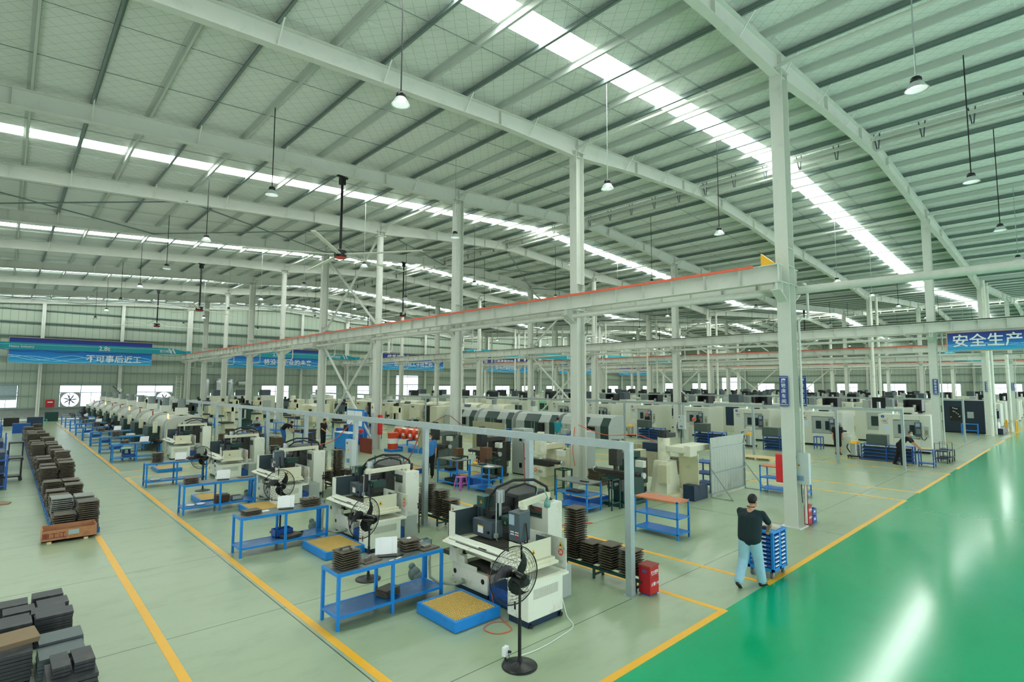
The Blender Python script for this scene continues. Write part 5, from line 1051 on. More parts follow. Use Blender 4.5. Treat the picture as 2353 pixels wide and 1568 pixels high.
# ---- generic machines for the far rows ----
def m_body(kind, s):
    t = thing('machine_tool', '', 'machine tool'); c1, c2 = s
    if kind == 'vmc':
        box('enclosure', t, 0, 2.2, 0, 2.4, .1, 2.15, c1); box('door', t, -.03, 0, .6, 1.7, .8, 1.95, c2); obj('door_window', MB().b(-.04, -.03, .75, 1.45, 1.05, 1.7), GLASSD, t); box('column_head', t, 1.0, 2.0, .8, 1.6, 2.15, 2.95, BLACK); obj('spindle_motor', MB().cyl((1.0, 1.2, 2.2), (1.0, 1.2, 2.65), .13, n=10), ALU, t); box('control_panel', t, -.15, -.02, .2, .55, 1.0, 1.7, SLATE); box('heat_exchanger', t, 1.5, 2.1, 1.9, 2.3, 2.15, 2.75, GREY); box('plinth', t, .1, 2.1, .1, 2.3, 0, .1, BLACK)
    elif kind == 'tall':
        box('cabinet', t, 0, 1.6, 0, 2.2, 0, 2.35, c1); box('door', t, -.02, 0, .3, 1.4, .5, 2.0, c2); obj('tool_hood', MB().b(.2, 1.2, .4, 1.2, 2.35, 3.0), SLATE, t); obj('signal_lamp', MB().cyl((.3, 1.9, 2.35), (.3, 1.9, 2.65), .035, n=8), GLOW, t)
    elif kind == 'lathe':
        P = [(0, .35), (0, 1.2), (.25, 1.75), (.8, 1.9), (1.6, 1.9), (1.6, .35)]
        obj('body', MB().prism(P, 'y', 0, 3.4), c1, t, bevel=.02); box('base', t, .1, 1.5, .1, 3.3, 0, .35, c2); obj('sliding_door', MB().prism([(-.02, .7), (-.02, 1.22), (.24, 1.79), (.26, 1.75), (.02, 1.2), (.02, .7)], 'y', .9, 2.1), c2, t); box('control_panel', t, -.08, 0, .2, .65, 1.0, 1.5, BLACK); obj('door_window', MB().b(-.03, -.02, 1.2, 1.8, .85, 1.15), GLASSD, t); box('mist_collector', t, .7, 1.2, 2.6, 3.1, 1.9, 2.3, WPAN)
    elif kind == 'drill':
        obj('base', MB().b(0, .8, 0, 1.1, 0, .75), c1, t, bevel=.02); obj('column', MB().b(.5, .8, .35, .75, .75, 2.0), c1, t, bevel=.02); obj('head', MB().b(0, .7, .35, .75, 1.6, 2.1).cyl((.15, .55, 1.1), (.15, .55, 1.6), .06), c2, t, bevel=.02); obj('table', MB().b(-.2, .6, -.1, 1.2, .75, .85), OILY, t); obj('motor', MB().cyl((.5, .55, 2.1), (.5, .55, 2.35), .12), DARK, t)
    return t
KN = {'vmc': 'machining centre', 'tall': 'hooded machine', 'lathe': 'lathe', 'drill': 'drilling machine'}
CN = {'c': ('cream', CREAM, CREAM2), 'w': ('white', WPAN, GREY), 'g': ('grey and dark green', GREY, GREEN), 'm': ('white and mint', WPAN, MINT), 'd': ('dark green', GREEN, DARK), 'b': ('white and navy', WPAN, NAVY), 'l': ('white and lime', WPAN, LIME), 'p': ('cream and slate', CREAM, SLATE)}
MPR = {}
ROWNM = {}
def far(kind, ck, x, y, where, rz=0):
    nm, a, c = CN[ck]; lb = ' '.join(('%s %s %s' % (nm, KN[kind], where)).split()[:16])
    if (kind, ck) in MPR: return dup(MPR[(kind, ck)], (x, y, 0), rz, lb, 'far machines ' + where)
    o = m_body(kind, (a, c)); o.location = (x, y, 0); o.rotation_euler = (0, 0, rz); o['label'] = lb; o['group'] = 'far machines ' + where; MPR[(kind, ck)] = o; return o
# left row: rounded lathes with oil mist collectors
def rlathe(x, y, i):
    t = thing('rounded_lathe', 'rounded grey-cream lathe with mist collector, %s of the left row behind the grinders' % ORD[i], 'lathe', (x, y, 0), 0, 'left row lathes'); GC = mat('grey_cream', 'c3c7b7', .35, 0, .05, 4)
    P = [(0, .5)] + [(0 + .55 * (1 - math.cos(a)), 1.35 + .55 * math.sin(a)) for a in [PI / 2 * j / 6 for j in range(7)]] + [(1.7, 1.9), (1.7, .5)]
    obj('body', MB().prism(P, 'y', 0, 3.3), GC, t, bevel=.015); box('base', t, .1, 1.6, .05, 3.2, 0, .5, WPAN)
    P2 = [(-.03, .6)] + [(-.03 + .58 * (1 - math.cos(a)), 1.35 + .58 * math.sin(a)) for a in [PI / 2 * j / 6 for j in range(7)]] + [(.9, 1.93), (.9, 1.9)] + [(0 + .55 * (1 - math.cos(a)), 1.35 + .55 * math.sin(a)) for a in [PI / 2 * j / 6 for j in range(6, -1, -1)]] + [(0, .6)]
    for k in range(3): obj('curved_door', MB().prism(P2, 'y', .15 + .16 * k, .25 + .16 * k), ALU if k < 2 else GREY, t)
    obj('end_window', MB().b(.75, 1.25, -.01, 0, 1.0, 1.5), GREEN, t); box('chip_cover', t, -.55, 0, 1.4, 3.0, .1, 1.35, mat('cover_green', '1f3d38', .45)); box('control_panel', t, -.35, -.15, 1.15, 1.38, 1.0, 1.6, CREAM)
    box('mist_collector', t, .75, 1.3, 1.15, 1.7, 1.95, 2.35, WPAN); obj('filter_cylinder', MB().cyl((1.02, 1.42, 2.35), (1.02, 1.42, 2.85), .2, n=16), mat('grille', '7f8a88'), t); obj('collector_feet', MB().cyl((1.02, 1.42, 1.88), (1.02, 1.42, 1.96), .1), DARK, t)
    s_ = obj('signal_lamp', MB().cyl((.2, .5, 1.8), (.2, .5, 2.05), .03, n=8), (AMBER if i % 3 == 0 else RED), t)
    return t
for i in range(9): rlathe(6.5, 34.5 + 4.25 * i, i)
# grey lathes with dark green doors, behind the milling machines
for i in range(4):
    t = thing('grey_lathe', 'grey lathe with dark green sliding doors, %s from the worker in teal' % ORD[i], 'lathe', (26, 19.5 + 4.15 * i, 0), 0, 'grey and green lathes')
    P = [(0, .5), (0, 1.3), (.3, 1.75), (.7, 1.9), (1.5, 1.9), (1.5, .5)]
    obj('body', MB().prism(P, 'y', 0, 3.8), GREY, t, bevel=.02); box('base', t, .1, 1.4, .1, 3.7, 0, .5, WPAN)
    PD = [(-.03, .55), (-.03, 1.31), (.28, 1.78), (.3, 1.74), (0, 1.3), (0, .55)]
    obj('sliding_door', MB().prism(PD, 'y', 1.6, 2.9), mat('door_green', '27403c', .35), t); obj('end_door', MB().prism(PD, 'y', .05, .6), mat('door_green', '27403c'), t); obj('door_ribs', MB().b(-.05, -.03, 2.2, 2.24, .6, 1.3).b(-.05, -.03, 1.9, 1.94, .6, 1.3), ALU, t)
    box('control_panel', t, -.25, -.05, 1.0, 1.45, .7, 1.25, BLACK); tri(t, -.012, 3.3, 1.2, .12); box('mist_collector', t, .7, 1.15, 2.8, 3.2, 1.9, 2.25, WPAN); obj('filter_cylinder', MB().cyl((.92, 3.0, 2.25), (.92, 3.0, 2.6), .15, n=14), mat('grille', '7f8a88'), t)
# cream lathes
for i in range(5):
    t = thing('cream_lathe', 'cream box-shaped lathe with open chuck bay, %s from the fourth column lane' % ORD[i], 'lathe', (25.6, 36.3 + 4.9 * i, 0), 0, 'cream lathes')
    box('headstock_cabinet', t, 0, 1.5, 2.4, 4.1, .35, 2.05, CREAM); box('tail_cabinet', t, 0, 1.5, 0, .95, .35, 1.95, CREAM); box('bed', t, .1, 1.4, .1, 4.0, 0, .5, CREAM2); box('chuck_bay', t, .4, 1.4, .95, 2.4, .5, 1.95, DARK); obj('chuck', MB().cyl((.5, 2.4, 1.35), (.5, 2.15, 1.35), .3, n=20), ALU, t); box('name_plate', t, -.01, 0, 3.3, 3.7, 1.75, 1.88, SLATE)
# milling machines
def mill(x, y, lb, c1, c2, col_disc=RED, num='73'):
    t = thing('milling_machine', lb, 'milling machine', (x, y, 0), 0, 'knee milling machines')
    obj('base', MB().b(-.6, .7, -.35, .35, 0, .12), c1, t, bevel=.02); obj('column', MB().b(.1, .65, -.3, .3, .12, 1.4), c1, t, bevel=.03); obj('knee', MB().b(-.55, .15, -.28, .28, .5, .85).b(-.35, .12, -.2, .2, .12, .5), c1, t, bevel=.02)
    obj('table', MB().b(-.5, -.15, -.85, .85, .98, 1.08).b(-.48, -.17, -.4, .4, .85, .98), OILY, t, bevel=.01); obj('ram', MB().b(-.6, .7, -.14, .14, 1.42, 1.62), c1, t, bevel=.02); obj('head', MB().b(-.62, -.32, -.16, .16, 1.25, 1.75).cyl((-.47, 0, 1.1), (-.47, 0, 1.25), .07).cyl((-.47, 0, 1.75), (-.47, 0, 2.05), .13, n=14), c2, t, bevel=.01)
    for s in (-1, 1): obj('handwheel', MB().cyl((-.32, s * .88, 1.02), (-.32, s * .95, 1.02), .09, n=16), ALU, t)
    obj('crank', MB().cyl((-.58, .1, .65), (-.75, .12, .5), .015).cyl((-.6, -.15, .7), (-.7, -.15, .7), .05), ALU, t); obj('feed_box', MB().b(-.6, -.5, -.3, -.1, .5, .85), c2, t); o = obj('number_disc', MB().cyl((-.565, .18, .7), (-.55, .18, .7), .065, n=18), mat('red_disc', 'e0604c'), t); text('number', num, PAPER, .09, o, (-.57, .18, .7), RXX, ext=.001)
    box('electrical_box', t, .65, .85, -.3, .3, .6, 1.4, c2); obj('readout_arm', MB().tube([(.4, -.3, 1.3), (.2, -.6, 1.45), (-.2, -.75, 1.4)], .02, 6), DARK, t); box('readout', t, -.3, -.15, -.9, -.6, 1.25, 1.45, WPAN)
    obj('wiring', MB().tube(smooth([(.3, .1, 1.6), (.1, .3, 1.9), (-.2, .2, 1.7), (-.4, 0, 1.9)]), .014, 5), ORANGE, t)
mill(14.6, 10.35, 'dark green knee milling machine with wide dark table, behind the front grey post', GREEN, OILY, num='73'); mill(14.7, 13.7, 'cream knee milling machine right of the second grey post', CREAM2, CREAM, num='72'); mill(14.7, 17.0, 'dark knee milling machine with an orange-edged box', OILY, DARK, num='71'); mill(14.8, 20.4, 'grey-green knee milling machine behind the worker in blue', mat('grey_green', '5c6a60', .45, 0, .1, 5), DARK, num='70')

block('orange_edged_box', 13.9, 16.35, .55, .3, .4, .75, mat('box_brown', '6a4a34', .6), 'dark brown box with orange edge beside a knee milling machine', 'box'); block('orange_edged_box', 14.5, 18.9, .0, .3, .35, 1.0, mat('box_brown', '6a4a34'), 'brown box standing near the third column', 'box')
# grey cabinets and cream splash panels behind the mills
for x, y, sy, h, m_, lb in ((15.9, 16.3, .7, 1.9, GREY, 'tall grey electrical cabinet behind the cream milling machine'), (17.4, 14.2, .6, 1.85, GREY, 'tall grey cabinet left of the second column'), (16.6, 18.6, .6, 1.6, mat('olive_panel', '6f7767', .6), 'olive cabinet behind the dark milling machine')):
    t = thing('electrical_cabinet', lb, 'cabinet', (x, y, 0)); box('case', t, 0, .6, 0, sy, .05, h, m_); box('plinth', t, .02, .58, .02, sy - .02, 0, .05, BLACK); box('vent', t, -.01, 0, .1, .25, .3, .5, BLACK); box('vent', t, -.01, 0, .1, .25, h - .5, h - .3, BLACK)
for x, y, sy, h, lb in ((17.8, 11.1, 1.9, 1.5, 'cream corrugated splash panel behind the dark green milling machine'), (18.5, 20.3, 2.6, 1.8, 'cream corrugated splash panel right of the third column'), (16.5, 22.2, 2.9, 1.75, 'cream corrugated splash panel left of the third column')):
    t = thing('splash_panel', lb, 'panel', (x, y, 0)); mb = MB(); n = int(sy / .05)
    for i in range(n): mb.b(.0 + (.015 if i % 2 else 0), .03 + (.015 if i % 2 else 0), sy * i / n, sy * (i + 1) / n, .35, h)
    obj('sheet', mb, mat('cream_sheet', 'b9b79c', .5, .1, .06, 3, '8a876c', .5, 1.5), t); obj('stand', MB().b(0, .04, 0, .04, 0, .4).b(0, .04, sy - .04, sy, 0, .4).b(-.3, .3, 0, .03, 0, .03).b(-.3, .3, sy - .03, sy, 0, .03), GALV, t)
# cream column-arm machine next to the screen
t = thing('radial_arm_machine', 'cream machine with round column and horizontal arm beside the corrugated screen', 'drilling machine', (16.3, 9.3, 0))
obj('base', MB().b(-.5, 1.1, .1, 1.1, 0, .22), CREAM2, t, bevel=.03); obj('pedestal', MB().add([(-.35, .35, .2), (.45, .35, .2), (.45, 1.0, .2), (-.35, 1.0, .2), (-.25, .4, 1.25), (.35, .4, 1.25), (.35, .9, 1.25), (-.25, .9, 1.25)], [(3, 2, 1, 0), (4, 5, 6, 7), (0, 1, 5, 4), (1, 2, 6, 5), (2, 3, 7, 6), (3, 0, 4, 7)]), CREAM, t, bevel=.02)
obj('round_column', MB().cyl((0, .66, 1.2), (0, .66, 2.0), .2, n=24), CREAM, t); obj('arm', MB().b(-.15, 1.6, -.15, .5, 1.55, 1.75), CREAM, t, bevel=.02); obj('arm_head', MB().b(-.1, .35, -.35, -.1, 1.45, 1.8), CREAM, t, bevel=.02)
box('front_box', t, -.45, -.25, .3, .65, .55, 1.15, CREAM2); box('control_cabinet', t, -.5, .0, 1.35, 1.65, .3, 1.55, CREAM2); box('cabinet_foot', t, -.5, .0, 1.35, 1.65, .02, .3, NAVY); box('black_window', t, -.51, -.5, 1.55, 1.62, 1.35, 1.5, BLACK); box('black_window', t, -.51, -.5, 1.55, 1.62, .45, .58, BLACK)
box('splash_shield', t, .5, .54, -.3, .4, .3, 1.5, CREAM2); box('sump_tray', t, .2, 1.1, -.3, .1, .0, .5, NAVY); box('blue_cover', t, .3, .9, 1.1, 1.7, 1.45, 1.75, NAVY); obj('motor', MB().cyl((0, .66, 2.0), (0, .66, 2.25), .16, n=14).b(-.1, .5, .5, .8, 2.0, 2.15), DARK, t)
shelf(18.2, 9.3, .8, .7, 1.05, (.3, .65, 1.04), 'blue rack of parts between the cream arm machine and the screen', None, BLUED)
# orange hoses slung in the lane
for j, (P, lb) in enumerate((([(15.5, 13.4, 2.4), (15.6, 11.9, 2.0), (16.4, 11.0, 2.0), (17.0, 10.4, 1.6)], 'orange hose slung from the second column towards the cream arm machine'), ([(15.4, 13.1, 2.2), (15.35, 13.15, 1.4), (15.4, 13.1, .8)], 'orange hose hanging down the second column'), ([(15.4, 20.8, 2.3), (15.5, 19.5, 1.75), (15.6, 18.2, 1.6), (15.9, 17.2, 1.65)], 'dark red hose slung right from the third column'), ([(15.4, 21, 2.3), (14.9, 22.5, 1.7), (14.5, 24, 1.9)], 'dark red hose slung left from the third column'), ([(8.3, 8.5, 2.5), (8.25, 8.4, 1.6), (8.1, 8.1, 1.5), (7.9, 7.9, 1.55)], 'pink hose hanging from the frame to the front grinder'), ([(8.3, 12.5, 2.5), (8.2, 12.6, 2.1), (8.1, 12.7, 1.8), (7.95, 12.8, 1.6)], 'pink hose hanging from the frame to the second grinder'), ([(8.3, 16.5, 2.5), (8.2, 17.6, 1.85), (8.1, 18.5, 1.65)], 'orange hose hanging from the frame to the third grinder'), ([(8.0, 11.0, .02), (9.0, 10.4, .02), (10.2, 9.7, .02), (11.3, 9.9, .02), (11.9, 9.5, .02)], 'thin orange hose lying on the lane floor'))):
    cord('air_hose', smooth(P), .014, ORANGE if 'orange' in lb else mat('dark_red_hose', '8f3f38'), lb, 'hose')
# oil drums on a rack
DRO = mat('drum_orange', 'd9481e', .4, 0, .06, 4)
t = thing('drum_rack', 'blue spill rack holding the orange drums', 'rack', (16.6, 25.0, 0)); box('sump', t, 0, 1.2, 0, 3.0, 0, .22, BLUE); 
for y in (0, 1.4, 2.9): box('post', t, .05, .12, y, y + .08, .22, .6, BLUE); box('cross_bar', t, .05, 1.15, y, y + .08, .55, .62, BLUE)
def drum(x, y, z, lying, lb):
    t = thing('oil_drum', lb, 'drum', (x, y, z)); A = (lambda a, b2, r: MB().cyl((a, 0, 0), (b2, 0, 0), r, n=24)) if lying else (lambda a, b2, r: MB().cyl((0, 0, a), (0, 0, b2), r, n=24))
    obj('barrel', A(0, .88, .285), DRO, t); obj('white_band', A(.3, .58, .288), PAPER, t); obj('rim', A(-.01, .015, .293).add(A(.86, .89, .293).v, A(.86, .89, .293).f), DRO, t)
    if lying: obj('label', MB().b(-.02, -.01, -.12, .12, -.1, .06), PAPER, t)
for i in range(4): drum(16.7, 25.45 + .72 * i, .92, True, 'orange and white oil drum lying on the blue rack, %s from the right' % ORD[i])
t = thing('spill_pallet', 'small blue spill pallet under the upright orange drum', 'pallet', (15.75, 26.6, 0)); box('tray', t, 0, .75, 0, .75, 0, .14, BLUE); drum(16.1, 27.0, .14, False, 'upright orange oil drum with white band on the blue spill pallet')
tag(obj('metal_can', MB().cyl((0, 0, 0), (0, 0, .35), .14, n=18), GREY, loc=(16.3, 26.0, 0)), 'small grey metal can beside the drum rack', 'can')
for k, (x, y) in enumerate(((15.25, 27.75), (15.4, 43.4))):
    t = thing('hose_cabinet', 'tall red cabinet beside the %s column of the first row' % ('fourth', 'sixth')[k], 'cabinet', (x + .35, y - .1, .9)); box('case', t, 0, .2, 0, .2, 0, 1.1, mat('bright_red', 'd9262c'))
tag(obj('float_ball', MB().sph((0, 0, 0), .13, 14).cyl((-.2, .3, -1.1), (0, 0, 0), .015), mat('bright_red', 'd9262c'), loc=(14.6, 27.9, 1.15)), 'red ball on a white pole leaning by the fourth column', 'ball')
t = thing('notice_board', 'blue notice board with two white sheets above the tube frame', 'board', (14.9, 28.2, 0)); box('panel', t, 0, .05, 0, 2.1, .9, 2.3, BLUE); box('sheet', t, -.01, 0, 1.1, 2.0, 1.4, 2.2, PAPER); box('sheet', t, -.02, 0, .15, 1.05, 1.35, 2.2, PAPER); box('sheet', t, -.01, 0, .3, .7, 1.0, 1.15, PAPER); box('post', t, 0, .05, 0, .05, 0, .9, BLUE); box('post', t, 0, .05, 2.05, 2.1, 0, .9, BLUE)
t = thing('blue_cabinet', 'bright blue steel desk cabinet beneath the notice board', 'cabinet', (14.2, 28.6, 0)); box('body', t, 0, .6, 0, 1.7, .08, .95, BLUE); box('top', t, -.02, .62, -.02, 1.72, .95, 1.0, PAPER); box('computer_monitor', t, .2, .25, .5, 1.0, 1.05, 1.4, BLACK)
for a in (0, .5):
    for c in (0, 1.6): box('foot', t, a, a + .08, c, c + .08, 0, .08, BLACK)
block('rust_board', 14.6, 27.3, 0, .05, 1.3, .8, RUST, 'rusty red board standing on edge beside the blue desk cabinet', 'board')
t = thing('blue_cabinet', 'dark blue tool cabinet behind the standing man in black', 'cabinet', (15.4, 31.4, 0)); box('body', t, 0, .6, 0, 1.3, 0, 1.0, BLUED)
t = thing('bin_wall', 'tall blue wall of small part bins', 'bin rack', (16.2, 30.7, 0)); box('frame', t, 0, .3, 0, .9, 0, 2.0, BLUED)
mb = MB(); [mb.b(-.03, 0, .05 + .2 * j, .2 + .2 * j, .2 + .16 * i, .3 + .16 * i) for i in range(11) for j in range(4)]; obj('bins', mb, mat('bin_face', '3a6fc0', .4), t)
# work area left centre: benches, shelves and part stacks
k = 0
for x, y, sx, sy, h, m_, lb in ((13.2, 32.3, .6, 1.6, .8, BLUED, 'dark blue table piled with brown castings behind the bending man'), (15.9, 35.5, .6, 1.8, .8, BLUE, 'blue table left of the bending man'), (18.5, 33.5, .6, 1.6, .8, BLUED, 'dark blue table behind the tool cabinet'), (12.5, 38.5, .6, 2.0, .85, BLUED, 'dark blue bench before the seated workers'), (14.8, 41.5, .7, 2.2, .85, BLUE, 'blue bench of the seated workers'), (11.0, 45.5, .6, 2.0, .85, BLUE, 'bright blue bench among the distant presses'), (17.6, 44.5, .6, 2.0, .85, BLUED, 'dark blue bench beside the red cabinet'), (13.0, 50.5, .6, 2.0, .85, BLUE, 'blue bench far along the first bay'), (23.0, 42.0, .6, 2.0, .8, NAVY, 'dark bench of the worker at the cream lathes'), (23.5, 36.0, .6, 2.0, .8, DARK, 'dark bench before the cream lathes'), (24.2, 26.6, .6, 1.9, .82, BLUE, 'blue bench before the grey lathes'), (24.4, 20.3, .6, 1.5, .82, BLUED, 'blue bench of the worker in teal'), (10.6, 24.6, .5, 1.2, .6, BLUE, 'low blue frame shelf behind the third grinder')):
    k += 1; shelf(x, y, sx, sy, h, (.25, h), lb, None, m_, 'tables in the work area')
    for q in range(3): block('casting', x + .15 + .15 * (q % 2), y + .3 + .5 * q, h, .3, .3, .12 + .08 * ((k + q) % 3), (mat('casting_brown', '5d5140', .6, .1, .3, 12), DARK, GREY)[(k + q) % 3], 'workpiece %s on the %s' % (('right', 'middle', 'left')[q], lb), 'workpiece')
for i, (x, y, n) in enumerate(((11.6, 32.0, 12), (12.2, 34.3, 9), (11.5, 36.2, 14), (12.1, 37.3, 10), (11.3, 40.0, 12), (14.3, 33.9, 16), (10.6, 38.8, 8), (16.6, 13.0, 10), (21, 12.5, 12))):
    tag(obj('brown_plate_stack', MB().b(-.3, .3, -.3, .3, 0, .1), mat('casting_brown', '5d5140'), loc=(x, y, 0)), 'low plinth of the %s brown stack in the work area' % ORD[i], 'plinth')
    mb = MB(); [mb.c(random.uniform(-.02, .02), random.uniform(-.02, .02), .125 + .05 * j, .5, .5, .035, random.uniform(-.05, .05)) for j in range(n)]
    tag(obj('brown_plate_stack', mb, mat('casting_brown', '5d5140'), loc=(x, y, 0)), 'countless thin brown plates, %s stack of the work area' % ORD[i], 'steel plates', kind='stuff')
for x, y, kd, ck, w_ in ((10.2, 47.5, 'drill', 'd', 'near the long frame, nearest one'), (12.2, 44.5, 'drill', 'c', 'behind the seated workers'), (10.4, 52.5, 'drill', 'd', 'near the long frame, middle one'), (12.5, 55, 'drill', 'p', 'far along the first bay'), (10.3, 58, 'drill', 'd', 'near the long frame, farthest one'), (18.3, 47.5, 'drill', 'c', 'behind the red cabinet'), (18.8, 39.2, 'drill', 'p', 'behind the bright blue table'), (20.4, 43, 'drill', 'd', 'before the cream lathes'), (21, 35, 'drill', 'c', 'beside the pedestal fan by the cream lathes'), (19.2, 51.5, 'drill', 'p', 'before the third cream lathe'), (18.0, 56, 'drill', 'c', 'near the back of the second bay'), (21.5, 58.5, 'drill', 'd', 'near the back beside a bench'), (13.8, 61, 'drill', 'c', 'close to the end wall'), (11, 64.5, 'drill', 'd', 'close to the end wall on the left')): far(kd, ck, x, y, w_)
for x, y, kd, ck, w_ in ((12.5, 66.5, 'lathe', 'c', 'close to the ducts of the end wall'), (20, 62, 'lathe', 'g', 'before the end wall in the second bay'), (19.5, 67, 'tall', 'w', 'at the end wall below the second banner'), (24.5, 63, 'lathe', 'c', 'before the end wall, second bay right')): far(kd, ck, x, y, w_)
# far rows grid
seq = {33: ('lathe', 'cpcpgcgcpc'), 43.2: ('tall', 'wwbwlwmwwgwb'), 48.5: ('vmc', 'wcwwmlbwcwwgc'), 53: ('lathe', 'cwcgcwcgcwwc'), 60: ('vmc', 'wwbwcmwwlwcwb'), 66.5: ('tall', 'bwwcwgwmwwcw'), 72.5: ('vmc', 'wcwwlwbwcwmww'), 80: ('tall', 'wbwwcwgwwbwc'), 87.5: ('vmc', 'cwwbwwmwcwlww'), 97.4: ('tall', 'wwcwbwwgwwmw'), 103: ('vmc', 'wbwcwwwlwcwwb'), 110: ('tall', 'cwwwbwcwwmww')}
for ri, (x, (kd, cs_)) in enumerate(seq.items()):
    y0 = 36 if x == 33 else {43.2: 9.4, 48.5: 10.2, 53: 11.5, 60: 10.5}.get(x, 6.2)
    for i, ck in enumerate(cs_):
        y = y0 + (4.9 if kd != 'tall' else 5.1) * i + (.6 * math.sin(i * 2.3 + x))
        if y > 68: continue
        if abs((x - X1) % R) < .9 and 0: continue
        k2 = kd if i % 3 else ('vmc' if kd == 'tall' else kd)
        far(k2, ck, x, y, 'in the %s machine row, %s from the aisle' % (ORD[ri], ORD[i]) if x > 40 else 'in the row behind the cream lathes, %s from the right' % ORD[i])
for i in range(5): far('vmc', 'wcwgw'[i], 37.5, 38.5 + 5.2 * i, 'continuing the numbered row, %s further back' % ORD[i])
for i, (x, y, kd, ck) in enumerate(((17, 60, 'drill', 'c'), (20, 47.2, 'lathe', 'c'), (22.3, 52, 'drill', 'p'), (16.7, 66, 'tall', 'c'), (22, 66.5, 'tall', 'w'), (28.8, 62, 'lathe', 'c'), (29, 67, 'tall', 'w'), (10.6, 69, 'drill', 'c'), (14.2, 54, 'drill', 'c'), (14.3, 47.5, 'drill', 'd'), (18.7, 63.5, 'drill', 'd'), (28.7, 56, 'lathe', 'p'), (22.4, 46.5, 'drill', 'c'), (13.9, 57.8, 'drill', 'p'))):
    far(kd, ck, x, y, 'in the crowded second bay before the end wall, %s filler' % ORD[i] if 0 else 'in the crowded back of the second bay, %s counted from the lane' % ORD[i])
# silver ducts at the end wall
for i, x in enumerate((17.6, 18.9, 20.2)):
    tag(obj('vent_duct', MB().tube(smooth([(x, YW - 1.0, 0), (x, YW - 1.0, 3.4), (x, YW - .9, 3.8), (x + .15, YW - .55, 4.05), (x + .1, YW - .1, 4.0)], 4), .32, 16), ALU), 'bent silver ventilation duct at the end wall, %s from the left' % ORD[i], 'duct', 'silver ducts')
tag(obj('vent_duct', MB().cyl((21.3, YW - .15, 3.75), (23.0, YW - .15, 3.8), .3, n=16), ALU), 'short horizontal silver duct near the end wall', 'duct')
t = thing('wall_ladder', 'white ladder against the end wall left of the first row', 'ladder', (14.6, YW - .15, 0))
for x in (0, .5): obj('stile', MB().b(x, x + .04, 0, .04, 0, 4.6), WHITE, t)
mb = MB(); [mb.b(0, .54, 0, .03, .4 + .35 * i, .43 + .35 * i) for i in range(12)]; obj('rungs', mb, WHITE, t)
t = thing('wall_clock', 'round white clock on the post of the end wall', 'clock', (9.22, YW - .3, 2.95)); obj('dial', MB().cyl((0, 0, 0), (0, -.05, 0), .22, n=24), PAPER, t); obj('hands', MB().b(-.01, .01, -.06, -.05, 0, .15).b(0, .1, -.06, -.05, -.01, .01), BLACK, t)
t = thing('fire_box', 'red fire box hanging on the end wall left of the first exhaust fan', 'fire box', (3.15, YW - .1, 1.25)); box('case', t, 0, .7, 0, .2, 0, .75, RED); box('label', t, .15, .55, -.01, 0, .45, .55, PAPER)
# left edge: dark racks and carts
for i, (x, y, sy, h) in enumerate(((-.35, 26.2, 2.0, 1.2), (-.4, 31, 2.5, 1.5), (-.55, 37.5, 2.5, 1.5), (-.6, 43.5, 3, 1.5), (-.9, 50.5, 3, 1.6), (-1.2, 58, 3, 1.6))):
    t = thing('side_rack', 'dark blue loaded rack at the left edge, %s from the camera' % ORD[i], 'rack', (x, y, 0), 0, 'left edge racks')
    for a in (0, .55):
        for c in (0, sy): box('post', t, a, a + .05, c, c + .05, 0, h, BLUED)
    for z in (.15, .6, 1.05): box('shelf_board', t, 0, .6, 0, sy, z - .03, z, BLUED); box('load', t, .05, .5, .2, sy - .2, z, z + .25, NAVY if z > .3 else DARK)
for i, (x, y) in enumerate(((.12, 28.3), (.3, 35.6))):
    t = thing('trolley_cart', 'black two-tier trolley, %s one at the left edge' % ('nearer', 'farther')[i], 'trolley', (x, y, 0))
    for a in (0, .5):
        for c in (0, .55): box('post', t, a, a + .05, c, c + .05, .12, .85, BLACK); obj('castor', MB().cyl((a + .02, c + .01, .06), (a + .02, c + .05, .06), .06, n=10), BLACK, t)
    box('top_tray', t, 0, .55, 0, .6, .83, .88, BLACK); box('low_tray', t, 0, .55, 0, .6, .15, .2, BLACK)
for i, (x, y) in enumerate(((1.1, 55), (2.0, 60), (.6, 64), (3.5, 69.5))): block('dark_crate', x, y, 0, 1.0, .8, .7 + .2 * (i % 2), (BLUED, NAVY, DARK, GREEN)[i], 'dark crate near the far end of the left lane, %s from the camera' % ORD[i], 'crate')
tag(obj('drain_cover', MB().prism([(-.35, -.3), (.3, -.3), (.36, 0), (.2, .3), (-.35, .3)], 'z', 0, .03), mat('wood_slab', '8f7a60'), loc=(0, 23.4, 0)), 'brown board lying on the floor at the left edge', 'board')
# hanging lamps/pipes near the wall: conduit along end wall
tag(obj('jib_arm', MB().beam((8.1, 68.5, 3.4), (8.4, 66, 2.72), .1, .1), DARK), 'dark sloping arm above the far end of the long frame', 'arm')
